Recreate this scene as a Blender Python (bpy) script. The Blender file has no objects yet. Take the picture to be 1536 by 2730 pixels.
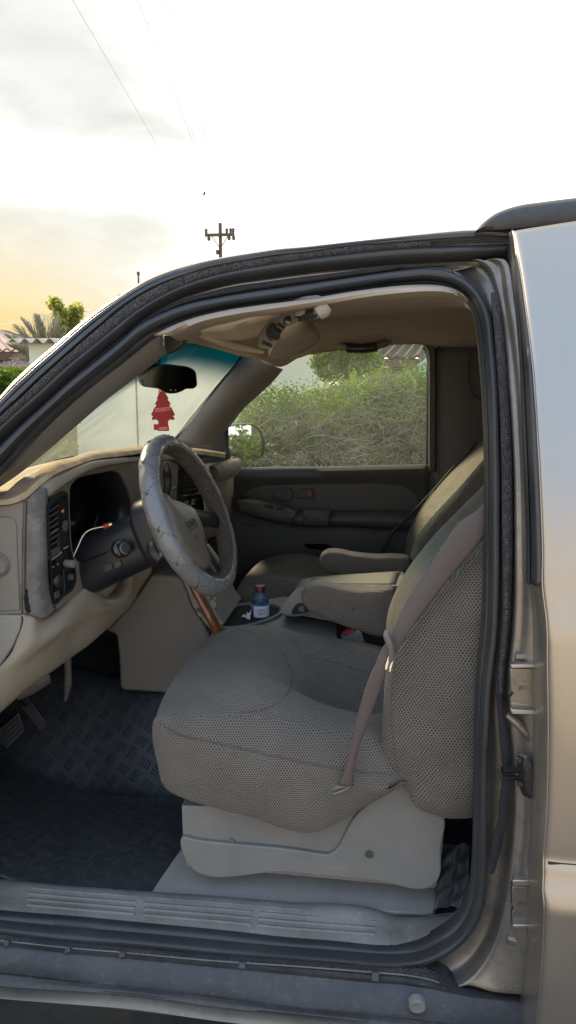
import bpy, bmesh, math, random
import numpy as np
from mathutils import Vector, Matrix
from mathutils.bvhtree import BVHTree
rnd = random.Random(7)
nr = np.random.default_rng(11)
scn = bpy.context.scene
COL = scn.collection
GZ = -0.18                       # ground level (the eye stands 1.73 m above it)

# ------------------------------------------------------------------ camera
PSI, TH, FOC = math.radians(7.0), math.radians(9.6), 2051.0
EYE = np.array([0.0, 0.0, 1.55])
FW = np.array([-math.sin(PSI)*math.cos(TH), math.cos(PSI)*math.cos(TH), -math.sin(TH)])
RT = np.array([math.cos(PSI), math.sin(PSI), 0.0])
UP = np.cross(RT, FW)
cam_d = bpy.data.cameras.new('camera'); cam = bpy.data.objects.new('camera', cam_d); COL.objects.link(cam)
cam_d.sensor_fit = 'VERTICAL'; cam_d.sensor_height = 24.0; cam_d.lens = 24.0*FOC/2730.0
cam_d.clip_start = 0.05; cam_d.clip_end = 3000
M4 = Matrix.Identity(4)
for i in range(3):
    M4[i][0], M4[i][1], M4[i][2], M4[i][3] = RT[i], UP[i], -FW[i], EYE[i]
cam.matrix_world = M4
scn.camera = cam

def ray(x, y):
    return FW*FOC + RT*(x-768.0) + UP*(1365.0-y)
def tumble(z):                   # how far the body side leans in above the belt line
    t = max(0.0, z-1.18)
    return 0.10*t + 0.42*t*t
def S(x, y, Y):                  # a sight line met with the lengthwise plane at depth Y
    d = ray(x, y)
    return EYE + d*(Y/d[1])
def B(x, y, base):               # the same with the leaning body side
    p = S(x, y, base)
    for _ in range(6):
        p = S(x, y, base+tumble(p[2]))
    return p
def Z(x, y, z):                  # with a level plane
    d = ray(x, y)
    return EYE + d*((z-EYE[2])/d[2])
def PL(x, y, p0, n):             # with any plane
    d = ray(x, y)
    return EYE + d*(np.dot(np.asarray(p0)-EYE, n)/np.dot(d, n))
def V(x, y, Y): return S(1.06*x, 1.06*y, Y)
def row(f, pts, Y=None, k=1.0):
    out = []
    for p in pts:
        out.append(f(p[0]*k, p[1]*k, p[2] if len(p) > 2 else Y))
    return np.array(out)
def rS(pts, Y=None): return row(S, pts, Y)
def rV(pts, Y=None): return row(S, pts, Y, 1.06)
def rB(pts, Y=None): return row(B, pts, Y)

# ------------------------------------------------------------------ curves
def resamp(P, n, closed=False, smooth=True):
    P = np.asarray(P, float)
    if closed: P = np.vstack([P, P[:1]])
    d = np.linalg.norm(np.diff(P, axis=0), axis=1); d = np.maximum(d, 1e-7)
    t = np.concatenate([[0], np.cumsum(d)])
    q = np.linspace(0, t[-1], n+1 if closed else n)
    if closed: q = q[:-1]
    if not smooth or len(P) < 3:
        return np.stack([np.interp(q, t, P[:, k]) for k in range(P.shape[1])], 1)
    # monotone-ish cubic (finite-difference tangents on chord length)
    s = np.diff(P, axis=0)/d[:, None]
    m = np.zeros_like(P)
    w = d[:-1, None]; v = d[1:, None]
    m[1:-1] = (s[:-1]*v + s[1:]*w)/(v+w)
    if closed:
        m[0] = m[-1] = (s[-1]*d[0] + s[0]*d[-1])/(d[0]+d[-1])
    else:
        m[0] = s[0]; m[-1] = s[-1]
    i = np.clip(np.searchsorted(t, q, side='right')-1, 0, len(d)-1)
    h = d[i]; u = ((q-t[i])/h)[:, None]; h = h[:, None]
    return ((2*u**3-3*u**2+1)*P[i] + (u**3-2*u**2+u)*h*m[i] + (-2*u**3+3*u**2)*P[i+1] + (u**3-u**2)*h*m[i+1])

# ------------------------------------------------------------------ mesh buffer
class MB:
    def __init__(s): s.v = []; s.f = []; s.uv = []; s.n = 0
    def add(s, verts, faces, uvs=None):
        o = s.n; s.v.append(np.asarray(verts, float)); s.n += len(verts)
        for k, f in enumerate(faces):
            s.f.append([i+o for i in f]); s.uv.append(uvs[k] if uvs is not None else None)
        return s
    def grid(s, G, cu=False, cv=False, us=None, vs=None):
        G = np.asarray(G, float); a, b = G.shape[:2]
        if us is None:
            du = np.linalg.norm(np.diff(G, axis=1), axis=2).mean(0); us = np.concatenate([[0], np.cumsum(du), [0]])
            us[-1] = us[-2] + (np.linalg.norm(G[:, 0]-G[:, -1], axis=1).mean() if cu else 0)
        if vs is None:
            dv = np.linalg.norm(np.diff(G, axis=0), axis=2).mean(1); vs = np.concatenate([[0], np.cumsum(dv), [0]])
            vs[-1] = vs[-2] + (np.linalg.norm(G[0]-G[-1], axis=1).mean() if cv else 0)
        F = []; W = []
        for j in range(a if cv else a-1):
            for i in range(b if cu else b-1):
                j2, i2 = (j+1) % a, (i+1) % b
                F.append([j*b+i, j*b+i2, j2*b+i2, j2*b+i])
                W.append([(us[i], vs[j]), (us[i+1], vs[j]), (us[i+1], vs[j+1]), (us[i], vs[j+1])])
        return s.add(G.reshape(-1, 3), F, W)
    def box(s, c, half, R=None):
        c = np.asarray(c, float); h = np.asarray(half, float)
        q = np.array([[x, y, z] for x in (-1, 1) for y in (-1, 1) for z in (-1, 1)])*h
        if R is not None: q = q @ np.asarray(R, float).T
        return s.add(q+c, [[0, 1, 3, 2], [4, 6, 7, 5], [0, 4, 5, 1], [2, 3, 7, 6], [0, 2, 6, 4], [1, 5, 7, 3]])
    def bar(s, a, b, w, h, up=(0, 0, 1)):
        a = np.asarray(a, float); b = np.asarray(b, float); d = b-a; L = np.linalg.norm(d); d = d/L
        x = np.cross(d, np.asarray(up, float)); x /= max(np.linalg.norm(x), 1e-6); z = np.cross(x, d)
        return s.box((a+b)/2, (L/2, w/2, h/2), np.stack([d, x, z], 1))
    def tube(s, path, r, res=10, closed=False, n=None, smooth=True, prof=None, up=None, cap=True):
        P = np.asarray(path, float)
        if n: 
            P = resamp(P, n, closed, smooth)
        k = len(P)
        r = np.broadcast_to(np.asarray(r, float), (k,)) if np.ndim(r) == 0 else (np.interp(np.linspace(0, 1, k), np.linspace(0, 1, len(r)), r))
        T = np.gradient(P, axis=0)
        if closed: T = np.roll(P, -1, 0)-np.roll(P, 1, 0)
        T /= np.maximum(np.linalg.norm(T, axis=1), 1e-9)[:, None]
        if up is None:
            u0 = np.array([0, 0, 1.0]) if abs(T[0][2]) < .9 else np.array([1.0, 0, 0])
        else: u0 = np.asarray(up, float)
        if prof is None:
            a = np.linspace(0, 2*np.pi, res, endpoint=False); prof = np.stack([np.cos(a), np.sin(a)], 1)
        prof = np.asarray(prof, float)
        rings = []
        N = u0-T[0]*np.dot(u0, T[0]); N /= np.linalg.norm(N)
        for i in range(k):
            base = u0 if up is not None else N
            N = base-T[i]*np.dot(base, T[i]); N /= max(np.linalg.norm(N), 1e-9)
            Bn = np.cross(T[i], N)
            rings.append(P[i]+r[i]*(prof[:, :1]*N+prof[:, 1:]*Bn))
        G = np.array(rings)
        o = s.n
        s.grid(G, cu=True, cv=closed)
        if cap and not closed:
            m = len(prof)
            s.f.append([o+i for i in range(m)][::-1]); s.uv.append(None)
            s.f.append([o+(k-1)*m+i for i in range(m)]); s.uv.append(None)
        return s
    def slab(s, loop, vec):
        L = np.asarray(loop, float); n = len(L); v = np.asarray(vec, float)
        F = [list(range(n))[::-1], [n+i for i in range(n)]] + [[i, (i+1) % n, n+(i+1) % n, n+i] for i in range(n)]
        return s.add(np.vstack([L, L+v]), F)
    def lathe(s, prof, o, ax=(0, 0, 1), res=24):
        ax = np.asarray(ax, float); ax /= np.linalg.norm(ax)
        u = np.cross(ax, [1, 0, 0] if abs(ax[0]) < .8 else [0, 1, 0]); u /= np.linalg.norm(u); w = np.cross(ax, u)
        a = np.linspace(0, 2*np.pi, res, endpoint=False)
        G = np.array([[np.asarray(o, float)+ax*h+r*(u*np.cos(t)+w*np.sin(t)) for t in a] for r, h in prof])
        return s.grid(G, cu=True)
    def boxuv(s):
        v = np.vstack(s.v)
        for k, f in enumerate(s.f):
            p = v[f]; n = np.cross(p[2 % len(p)]-p[0], p[-1]-p[1]); a = int(np.argmax(np.abs(n)*np.array([1.0, 1.15, 1.0])))
            s.uv[k] = [(q[1], q[2]) if a == 0 else (q[0], q[2]) if a == 1 else (q[0], q[1]) for q in p]
        return s
    def build(s, name, mat, parent=None, smooth=35, bevel=0, solid=0, sub=0, seg=2, off=-1, tri=False):
        me = bpy.data.meshes.new(name)
        v = np.vstack(s.v)
        me.from_pydata(v.tolist(), [], s.f)
        if any(w is not None for w in s.uv):
            l = me.uv_layers.new(name='UVMap'); data = []
            for f, w in zip(s.f, s.uv):
                for k in range(len(f)): data.extend(w[k] if w is not None else (0.0, 0.0))
            l.data.foreach_set('uv', data)
        return link(name, me, mat, parent, smooth, bevel, solid, sub, seg, off)

ORIG = {}
def link(name, me, mat, parent=None, smooth=35, bevel=0, solid=0, sub=0, seg=2, off=-1):
    me.validate()
    bm = bmesh.new(); bm.from_mesh(me)
    if name not in FLAT:
        bmesh.ops.recalc_face_normals(bm, faces=bm.faces)
    bm.to_mesh(me); bm.free()
    if mat is not None: me.materials.append(mat)
    if smooth:
        me.shade_smooth()
        if smooth < 180: me.set_sharp_from_angle(angle=math.radians(smooth))
    o = bpy.data.objects.new(name, me); COL.objects.link(o)
    if parent is not None:
        o.parent = parent
        if parent.name in ORIG: o.matrix_parent_inverse = Matrix.Translation(-Vector(ORIG[parent.name]))
    if solid:
        m = o.modifiers.new('solid', 'SOLIDIFY'); m.thickness = solid; m.offset = off
    if bevel:
        m = o.modifiers.new('bevel', 'BEVEL'); m.width = bevel; m.segments = seg; m.limit_method = 'ANGLE'; m.angle_limit = math.radians(30); m.harden_normals = False
    if sub:
        m = o.modifiers.new('sub', 'SUBSURF'); m.levels = sub; m.render_levels = sub
    return o
FLAT = set()
def empty(name, loc, label=None, cat=None, group=None):
    o = bpy.data.objects.new(name, None); COL.objects.link(o); o.location = loc; o.empty_display_size = .1
    ORIG[o.name] = tuple(loc)
    if label: tag(o, label, cat, group)
    return o
def tag(o, label, cat, group=None):
    o['label'] = label; o['category'] = cat
    if group: o['group'] = group
    return o
def kind(o, k): o['kind'] = k; return o
def loft(rows, nu, nv=None, cu=False, smooth=True, sv=True):
    G = np.array([resamp(r, nu, cu, smooth) for r in rows])
    if nv:
        G = np.stack([resamp(G[:, i], nv, False, sv) for i in range(G.shape[1])], 1)
    return G
def sheet(name, rows, nu, nv, mat, parent, cu=False, smooth=True, sv=True, **k):
    return MB().grid(loft(rows, nu, nv, cu, smooth, sv), cu=cu).build(name, mat, parent, **k)
def text_mb(txt, size, o, xd, yd, depth=.0006):
    cu = bpy.data.curves.new('txt', 'FONT'); cu.body = txt; cu.size = size; cu.extrude = depth
    cu.align_x = 'CENTER'; cu.align_y = 'CENTER'; cu.resolution_u = 3
    ob = bpy.data.objects.new('txt', cu); COL.objects.link(ob)
    bpy.context.view_layer.update()
    me = bpy.data.meshes.new_from_object(ob.evaluated_get(bpy.context.evaluated_depsgraph_get()))
    xd = np.asarray(xd, float); xd /= np.linalg.norm(xd); yd = np.asarray(yd, float); yd -= xd*np.dot(xd, yd); yd /= np.linalg.norm(yd); zd = np.cross(xd, yd)
    vs = np.array([v.co[:] for v in me.vertices]) if len(me.vertices) else np.zeros((0, 3))
    mb = MB()
    if len(vs):
        mb.add(np.asarray(o)+vs[:, :1]*xd+vs[:, 1:2]*yd+vs[:, 2:]*zd, [list(p.vertices) for p in me.polygons])
    bpy.data.objects.remove(ob); bpy.data.curves.remove(cu); bpy.data.meshes.remove(me)
    return mb
def bvh_of(*objs):
    dg = bpy.context.evaluated_depsgraph_get(); out = []
    for o in objs:
        bm = bmesh.new(); bm.from_object(o, dg); bm.transform(o.matrix_world); out.append(BVHTree.FromBMesh(bm)); bm.free()
    return out
def cast(pts, trees, lift=0.0, k=1.0):
    out = []
    for p in pts:
        d = Vector(ray(p[0]*k, p[1]*k)).normalized(); best = None
        for t in trees:
            h = t.ray_cast(Vector(EYE), d)
            if h[0] is not None and (best is None or h[3] < best[3]): best = h
        if best is not None:
            n = best[1] if best[1].dot(d) < 0 else -best[1]
            out.append(np.array(best[0]+n*lift))
    return np.array(out)

# ------------------------------------------------------------------ materials
def nd(nt, t, **k):
    n = nt.nodes.new(t)
    for a, v in k.items():
        if a in n.inputs: n.inputs[a].default_value = v
        else: setattr(n, a, v)
    return n
def math_n(nt, op, a, b=None, c=None, clamp=False):
    n = nt.nodes.new('ShaderNodeMath'); n.operation = op; n.use_clamp = clamp
    for i, v in enumerate((a, b, c)):
        if v is None: continue
        if isinstance(v, (int, float)): n.inputs[i].default_value = v
        else: nt.links.new(v, n.inputs[i])
    return n.outputs[0]
def mixc(nt, f, a, b):
    n = nt.nodes.new('ShaderNodeMix'); n.data_type = 'RGBA'
    for s_, v in ((n.inputs[0], f), (n.inputs[6], a), (n.inputs[7], b)):
        if isinstance(v, (int, float)): s_.default_value = v
        elif isinstance(v, tuple): s_.default_value = (*v, 1) if len(v) == 3 else v
        else: nt.links.new(v, s_)
    return n.outputs[2]
def ramp(nt, f, lo, hi):
    n = nt.nodes.new('ShaderNodeMapRange'); n.interpolation_type = 'SMOOTHSTEP'
    n.inputs[1].default_value = lo; n.inputs[2].default_value = hi
    nt.links.new(f, n.inputs[0]); return n.outputs[0]
def noise(nt, vec, scale, detail=4, rough=.55):
    n = nd(nt, 'ShaderNodeTexNoise', Scale=scale, Detail=detail, Roughness=rough)
    if vec is not None: nt.links.new(vec, n.inputs['Vector'])
    return n.outputs[0]
def base_mat(name):
    m = bpy.data.materials.new(name); m.use_nodes = True; nt = m.node_tree
    return m, nt, nt.nodes['Principled BSDF'], nt.nodes.new('ShaderNodeTexCoord')
def bump(nt, b, h, strength, dist):
    n = nd(nt, 'ShaderNodeBump', Strength=strength, Distance=dist); nt.links.new(h, n.inputs['Height']); nt.links.new(n.outputs[0], b.inputs['Normal']); return n
def plastic(name, c, rough=.5, grain=.3, gs=700, blot=.18, metal=0.0, spec=.5, dust=0.0, dustc=(.30, .28, .25), bs=9, coat=0.0, ds=26, scratch=0, specks=0.0):
    m, nt, b, tc = base_mat(name)
    n1 = noise(nt, tc.outputs['Object'], bs, 5)
    dark = tuple(x*(1-blot) for x in c); lite = tuple(min(1, x*(1+blot)) for x in c)
    col = mixc(nt, ramp(nt, n1, .3, .7), dark, lite)
    if dust:
        n2 = noise(nt, tc.outputs['Object'], ds, 7, .7)
        col = mixc(nt, math_n(nt, 'MULTIPLY', ramp(nt, n2, .48, .75), dust), col, dustc)
    if specks:                    # grit, bits of lint and light scratches
        vo = nd(nt, 'ShaderNodeTexVoronoi', Scale=95.0); nt.links.new(tc.outputs['Object'], vo.inputs['Vector'])
        n4 = noise(nt, tc.outputs['Object'], 9, 3)
        f4 = math_n(nt, 'MULTIPLY', math_n(nt, 'LESS_THAN', vo.outputs['Distance'], .10), ramp(nt, n4, .52, .60))
        mp4 = nd(nt, 'ShaderNodeMapping'); mp4.inputs['Scale'].default_value = (4, 40, 40); mp4.inputs['Rotation'].default_value = (0, .35, .2); nt.links.new(tc.outputs['Object'], mp4.inputs[0])
        n5 = noise(nt, mp4.outputs[0], 5, 3, .6)
        f5 = math_n(nt, 'MULTIPLY', ramp(nt, n5, .66, .72), ramp(nt, n4, .45, .60))
        col = mixc(nt, math_n(nt, 'MULTIPLY', math_n(nt, 'MAXIMUM', f4, math_n(nt, 'MULTIPLY', f5, .5)), specks), col, tuple(min(.6, x*3+.08) for x in c))
    nt.links.new(col, b.inputs['Base Color'])
    r = math_n(nt, 'MULTIPLY_ADD', n1, .3, rough-.15, True); nt.links.new(r, b.inputs['Roughness'])
    b.inputs['Metallic'].default_value = metal; b.inputs['Specular IOR Level'].default_value = spec
    b.inputs['Coat Weight'].default_value = coat; b.inputs['Coat Roughness'].default_value = .12
    if scratch:
        mp_ = nd(nt, 'ShaderNodeMapping'); mp_.inputs['Scale'].default_value = (3, 3, 60); nt.links.new(tc.outputs['Object'], mp_.inputs[0])
    if grain:
        bump(nt, b, noise(nt, tc.outputs['Object'], gs, 3), grain, .0008)
    return m
def fuzzy(name, c, c2, scale=520, dist=.003):
    m, nt, b, tc = base_mat(name)
    n1 = noise(nt, tc.outputs['Object'], scale, 2); n2 = noise(nt, tc.outputs['Object'], 40, 4)
    f = math_n(nt, 'MULTIPLY', ramp(nt, n1, .46, .66), math_n(nt, 'MULTIPLY_ADD', n2, 1.2, .1))
    nt.links.new(mixc(nt, f, c, c2), b.inputs['Base Color']); b.inputs['Roughness'].default_value = .95
    bump(nt, b, n1, .9, dist); return m
def mesh_fabric(name, pitch, light, dark, depth=.9, warp=.12):
    m, nt, b, tc = base_mat(name)
    uv = tc.outputs['UV']
    # slight cloth drift so rows are not ruled straight
    w = nd(nt, 'ShaderNodeTexNoise', Scale=14.0, Detail=2.0); nt.links.new(uv, w.inputs['Vector'])
    ad = nt.nodes.new('ShaderNodeVectorMath'); ad.operation = 'MULTIPLY_ADD'
    nt.links.new(w.outputs['Color'], ad.inputs[0]); ad.inputs[1].default_value = (warp*.12,)*3; nt.links.new(uv, ad.inputs[2])
    sx = nt.nodes.new('ShaderNodeSeparateXYZ'); nt.links.new(ad.outputs[0], sx.inputs[0])
    def dots(ox, oy):
        x = math_n(nt, 'SUBTRACT', math_n(nt, 'FRACT', math_n(nt, 'MULTIPLY_ADD', sx.outputs[0], 1/pitch, ox)), .5)
        y = math_n(nt, 'MULTIPLY', math_n(nt, 'SUBTRACT', math_n(nt, 'FRACT', math_n(nt, 'MULTIPLY_ADD', sx.outputs[1], 1/(pitch*1.5), oy)), .5), 1.5)
        return math_n(nt, 'SQRT', math_n(nt, 'ADD', math_n(nt, 'MULTIPLY', x, x), math_n(nt, 'MULTIPLY', y, y)))
    d = math_n(nt, 'MINIMUM', dots(0, 0), dots(.5, .5))
    hole = ramp(nt, d, .20, .40)
    n1 = noise(nt, tc.outputs['Object'], 6, 4)
    col = mixc(nt, hole, dark, mixc(nt, ramp(nt, n1, .3, .7), tuple(x*.85 for x in light), tuple(x*1.12 for x in light)))
    nt.links.new(col, b.inputs['Base Color']); b.inputs['Roughness'].default_value = .62; b.inputs['Specular IOR Level'].default_value = .4
    b.inputs['Sheen Weight'].default_value = .12
    n2 = noise(nt, tc.outputs['Object'], 11, 4)
    h = math_n(nt, 'ADD', math_n(nt, 'MULTIPLY', hole, .0014), math_n(nt, 'MULTIPLY', n2, .012))
    bump(nt, b, h, depth, 1.0); return m
def glassy(name, tint=(1, 1, 1), gloss=.08, dirt=.06, dirtc=(.75, .75, .62), specks=.5, rough=.02, band=None):
    m = bpy.data.materials.new(name); m.use_nodes = True; nt = m.node_tree; nt.nodes.remove(nt.nodes['Principled BSDF'])
    out = nt.nodes['Material Output']; tc = nt.nodes.new('ShaderNodeTexCoord')
    tr = nd(nt, 'ShaderNodeBsdfTransparent'); tr.inputs[0].default_value = (*tint, 1)
    if band:
        sx = nt.nodes.new('ShaderNodeSeparateXYZ'); nt.links.new(tc.outputs['UV'], sx.inputs[0])
        nt.links.new(mixc(nt, ramp(nt, sx.outputs[1], band[0], band[1]), band[2], tint), tr.inputs[0])
    gl = nd(nt, 'ShaderNodeBsdfAnisotropic' if False else 'ShaderNodeBsdfGlossy', Roughness=rough)
    df = nd(nt, 'ShaderNodeBsdfTranslucent'); df.inputs[0].default_value = (*dirtc, 1)
    n1 = noise(nt, tc.outputs['Object'], 7, 5); vo = nd(nt, 'ShaderNodeTexVoronoi', Scale=34.0); nt.links.new(tc.outputs['Object'], vo.inputs['Vector'])
    n3 = noise(nt, tc.outputs['Object'], 5, 2)
    sp = math_n(nt, 'MULTIPLY', math_n(nt, 'LESS_THAN', vo.outputs['Distance'], .05), math_n(nt, 'MULTIPLY', ramp(nt, n3, .50, .62), specks))
    f = math_n(nt, 'ADD', math_n(nt, 'MULTIPLY', n1, dirt*2), sp, None, True)
    m1 = nt.nodes.new('ShaderNodeMixShader'); m1.inputs[0].default_value = gloss
    nt.links.new(tr.outputs[0], m1.inputs[1]); nt.links.new(gl.outputs[0], m1.inputs[2])
    if band: f = math_n(nt, 'MULTIPLY', f, ramp(nt, sx.outputs[1], band[0], band[1]))
    m2 = nt.nodes.new('ShaderNodeMixShader'); nt.links.new(f, m2.inputs[0]); nt.links.new(m1.outputs[0], m2.inputs[1]); nt.links.new(df.outputs[0], m2.inputs[2])
    nt.links.new(m2.outputs[0], out.inputs[0]); return m
def leafy(name, c1, c2, trans=.35):
    m, nt, b, tc = base_mat(name)
    n1 = noise(nt, tc.outputs['Object'], 2.2, 3); n2 = noise(nt, tc.outputs['Object'], 23, 2)
    f = math_n(nt, 'MULTIPLY_ADD', n1, .6, math_n(nt, 'MULTIPLY', n2, .4))
    col = mixc(nt, ramp(nt, f, .36, .64), c1, c2); nt.links.new(col, b.inputs['Base Color']); b.inputs['Roughness'].default_value = .65; b.inputs['Specular IOR Level'].default_value = .15
    t = nd(nt, 'ShaderNodeBsdfTranslucent'); nt.links.new(col, t.inputs[0])
    mx = nt.nodes.new('ShaderNodeMixShader'); mx.inputs[0].default_value = trans
    out = nt.nodes['Material Output']
    nt.links.new(b.outputs[0], mx.inputs[1]); nt.links.new(t.outputs[0], mx.inputs[2]); nt.links.new(mx.outputs[0], out.inputs[0]); return m
def plate_mat(name):             # five-bar tread rubber
    m, nt, b, tc = base_mat(name)
    mp = nd(nt, 'ShaderNodeMapping'); nt.links.new(tc.outputs['UV'], mp.inputs[0]); mp.inputs['Rotation'].default_value = (0, 0, .5)
    sx = nt.nodes.new('ShaderNodeSeparateXYZ'); nt.links.new(mp.outputs[0], sx.inputs[0])
    cs = .046
    u = math_n(nt, 'MULTIPLY', sx.outputs[0], 1/cs); v = math_n(nt, 'MULTIPLY', sx.outputs[1], 1/cs)
    ck = math_n(nt, 'MODULO', math_n(nt, 'ADD', math_n(nt, 'FLOOR', math_n(nt, 'ADD', u, 400)), math_n(nt, 'FLOOR', math_n(nt, 'ADD', v, 400))), 2.0)
    fu = math_n(nt, 'FRACT', u); fv = math_n(nt, 'FRACT', v)
    def bars(a, l):
        s_ = math_n(nt, 'MULTIPLY_ADD', math_n(nt, 'SINE', math_n(nt, 'MULTIPLY', a, 2*math.pi*5)), .5, .5)
        e = math_n(nt, 'MULTIPLY', ramp(nt, l, .16, .34), math_n(nt, 'SUBTRACT', 1.0, ramp(nt, l, .64, .82)))
        e = math_n(nt, 'MULTIPLY', e, math_n(nt, 'MULTIPLY', ramp(nt, a, .10, .14), math_n(nt, 'SUBTRACT', 1.0, ramp(nt, a, .86, .90))))
        return math_n(nt, 'MULTIPLY', ramp(nt, s_, .62, .95), e)
    A, Bb = bars(fu, fv), bars(fv, fu)
    h = math_n(nt, 'ADD', math_n(nt, 'MULTIPLY', A, ck), math_n(nt, 'MULTIPLY', Bb, math_n(nt, 'SUBTRACT', 1.0, ck)))
    n1 = noise(nt, tc.outputs['Object'], 7, 6, .65)
    ge = nt.nodes.new('ShaderNodeNewGeometry'); gz_ = nt.nodes.new('ShaderNodeSeparateXYZ'); nt.links.new(ge.outputs['True Normal'], gz_.inputs[0])
    lie = ramp(nt, math_n(nt, 'ABSOLUTE', gz_.outputs[2]), .80, .99)     # flat rubber painted lighter for light from the doorway, broken up like grit
    nd2 = noise(nt, tc.outputs['Object'], 55, 6, .7)
    flat_light = math_n(nt, 'MULTIPLY', lie, math_n(nt, 'MULTIPLY_ADD', ramp(nt, nd2, .3, .7), .6, .4))
    nt.links.new(mixc(nt, flat_light, mixc(nt, ramp(nt, n1, .4, .75), (.007, .009, .012), (.018, .022, .027)), mixc(nt, h, (.050, .051, .052), (.082, .085, .088))), b.inputs['Base Color'])  # bar tops get a lighter colour as painted highlights
    nt.links.new(math_n(nt, 'MULTIPLY_ADD', n1, .35, .28), b.inputs['Roughness'])
    bump(nt, b, h, 1.0, .0022); return m

MAT = {}
def mats():
    M = MAT
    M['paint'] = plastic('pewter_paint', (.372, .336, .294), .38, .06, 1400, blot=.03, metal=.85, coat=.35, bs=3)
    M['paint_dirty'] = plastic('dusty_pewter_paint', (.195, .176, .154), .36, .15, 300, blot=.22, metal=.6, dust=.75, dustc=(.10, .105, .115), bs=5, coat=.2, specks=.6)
    M['rubber'] = plastic('black_rubber', (.026, .027, .030), .42, .1, 500, .15)
    M['rubber_dusty'] = plastic('dusty_rubber', (.038, .037, .038), .46, .3, 500, .25, dust=.28, dustc=(.13, .135, .14), ds=70, specks=.8)
    M['moulding'] = plastic('gloss_moulding', (.030, .032, .036), .30, .1, 300, .15, spec=.6)
    M['fuzz'] = fuzzy('flocked_strip', (.012, .012, .014), (.21, .195, .195), 560)
    M['fuzz_dark'] = fuzzy('flocked_seal', (.008, .008, .010), (.075, .072, .08), 700)
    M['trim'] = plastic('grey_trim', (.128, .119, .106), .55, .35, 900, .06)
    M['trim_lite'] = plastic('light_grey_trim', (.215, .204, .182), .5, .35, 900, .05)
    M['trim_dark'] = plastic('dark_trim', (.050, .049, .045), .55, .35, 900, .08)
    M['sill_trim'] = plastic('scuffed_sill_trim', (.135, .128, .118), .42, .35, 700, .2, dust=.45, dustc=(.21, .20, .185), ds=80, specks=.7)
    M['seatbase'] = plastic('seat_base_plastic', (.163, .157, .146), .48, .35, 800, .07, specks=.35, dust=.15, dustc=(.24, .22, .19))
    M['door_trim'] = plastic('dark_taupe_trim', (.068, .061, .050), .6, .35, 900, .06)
    M['headliner'] = plastic('headliner_cloth', (.30, .255, .208), .9, .25, 1500, .05, spec=.1)
    M['visor'] = plastic('visor_cloth', (.46, .395, .31), .85, .25, 1500, .05, spec=.15)
    M['bolster'] = plastic('tan_dash_plastic', (.215, .186, .142), .42, .35, 800, .07)
    M['bezel'] = plastic('worn_bezel', (.150, .130, .105), .36, .5, 420, .18)
    M['worn'] = plastic('worn_leathery_bezel', (.085, .083, .082), .42, .8, 330, .35, dust=.6, dustc=(.20, .185, .165), bs=14)
    M['endpanel'] = plastic('dash_end_plastic', (.15, .14, .122), .5, .3, 900, .05)
    M['blackp'] = plastic('black_plastic', (.012, .012, .013), .38, .3, 900, .1)
    M['column'] = plastic('column_plastic', (.010, .011, .014), .42, .4, 900, .1)
    M['glossblack'] = plastic('gloss_black', (.006, .006, .007), .08, 0, blot=0)
    M['dashmat'] = plastic('dash_mat_suede', (.33, .255, .165), .95, .9, 160, .2, spec=.1, bs=22)
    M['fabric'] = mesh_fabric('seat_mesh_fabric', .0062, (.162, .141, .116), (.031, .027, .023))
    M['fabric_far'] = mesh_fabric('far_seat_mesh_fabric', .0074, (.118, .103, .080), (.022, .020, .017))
    M['fabric_side'] = mesh_fabric('seat_side_fabric', .0070, (.144, .125, .104), (.026, .023, .020))
    M['belt'] = plastic('belt_webbing', (.108, .086, .078), .8, .6, 1300, .05, spec=.2)
    M['belt_dark'] = plastic('dark_belt_webbing', (.03, .03, .03), .8, .3, 1300, .05)
    M['chrome'] = plastic('chrome', (.62, .62, .60), .18, 0, blot=.05, metal=1)
    M['steel'] = plastic('dark_steel', (.07, .072, .08), .35, .2, 300, .2, metal=.8)
    M['mat'] = plate_mat('tread_rubber')
    M['carpet'] = fuzzy('black_carpet', (.010, .011, .012), (.05, .055, .06), 300, .004)
    M['leather'] = plastic('grey_leather', (.138, .142, .146), .32, .16, 220, .06, dust=.10, dustc=(.11, .09, .08), bs=16)
    M['leather_in'] = fuzzy('worn_inner_leather', (.040, .031, .024), (.12, .094, .07), 330, .003)
    M['stitch'] = plastic('brown_stitch', (.075, .056, .045), .8, .2, 800, .2)
    M['hub'] = plastic('hub_plastic', (.095, .082, .064), .42, .5, 700, .1)
    M['emblem'] = plastic('emblem_grey', (.012, .012, .012), .4, 0, blot=.1)
    M['red'] = plastic('red_card', (.27, .009, .013), .6, .1, 500, .1)
    M['redlabel'] = plastic('pale_red_label', (.55, .17, .13), .6, 0, blot=.1)
    M['redplastic'] = plastic('red_plastic', (.26, .012, .018), .35, 0, blot=.05)
    M['wood'] = None
    M['white'] = plastic('white_paper', (.75, .73, .70), .8, .3, 200, .05)
    M['wire'] = plastic('cream_wire', (.62, .56, .40), .5, 0, blot=.05)
    M['gold'] = plastic('gold_contact', (.75, .60, .25), .3, 0, metal=1)
    M['orange'] = plastic('orange_mark', (.65, .16, .04), .5, 0)
    M['knit'] = mesh_fabric('knit_fabric', .010, (.20, .15, .105), (.05, .036, .026))
    m, nt, b, tc = base_mat('varnished_wood')
    mp = nd(nt, 'ShaderNodeMapping'); mp.inputs['Scale'].default_value = (60, 60, 4); nt.links.new(tc.outputs['Object'], mp.inputs[0])
    n1 = noise(nt, mp.outputs[0], 1.0, 6, .7)
    nt.links.new(mixc(nt, ramp(nt, n1, .3, .7), (.065, .018, .007), (.20, .065, .022)), b.inputs['Base Color']); b.inputs['Roughness'].default_value = .3; b.inputs['Coat Weight'].default_value = .4
    M['wood'] = m
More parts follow.
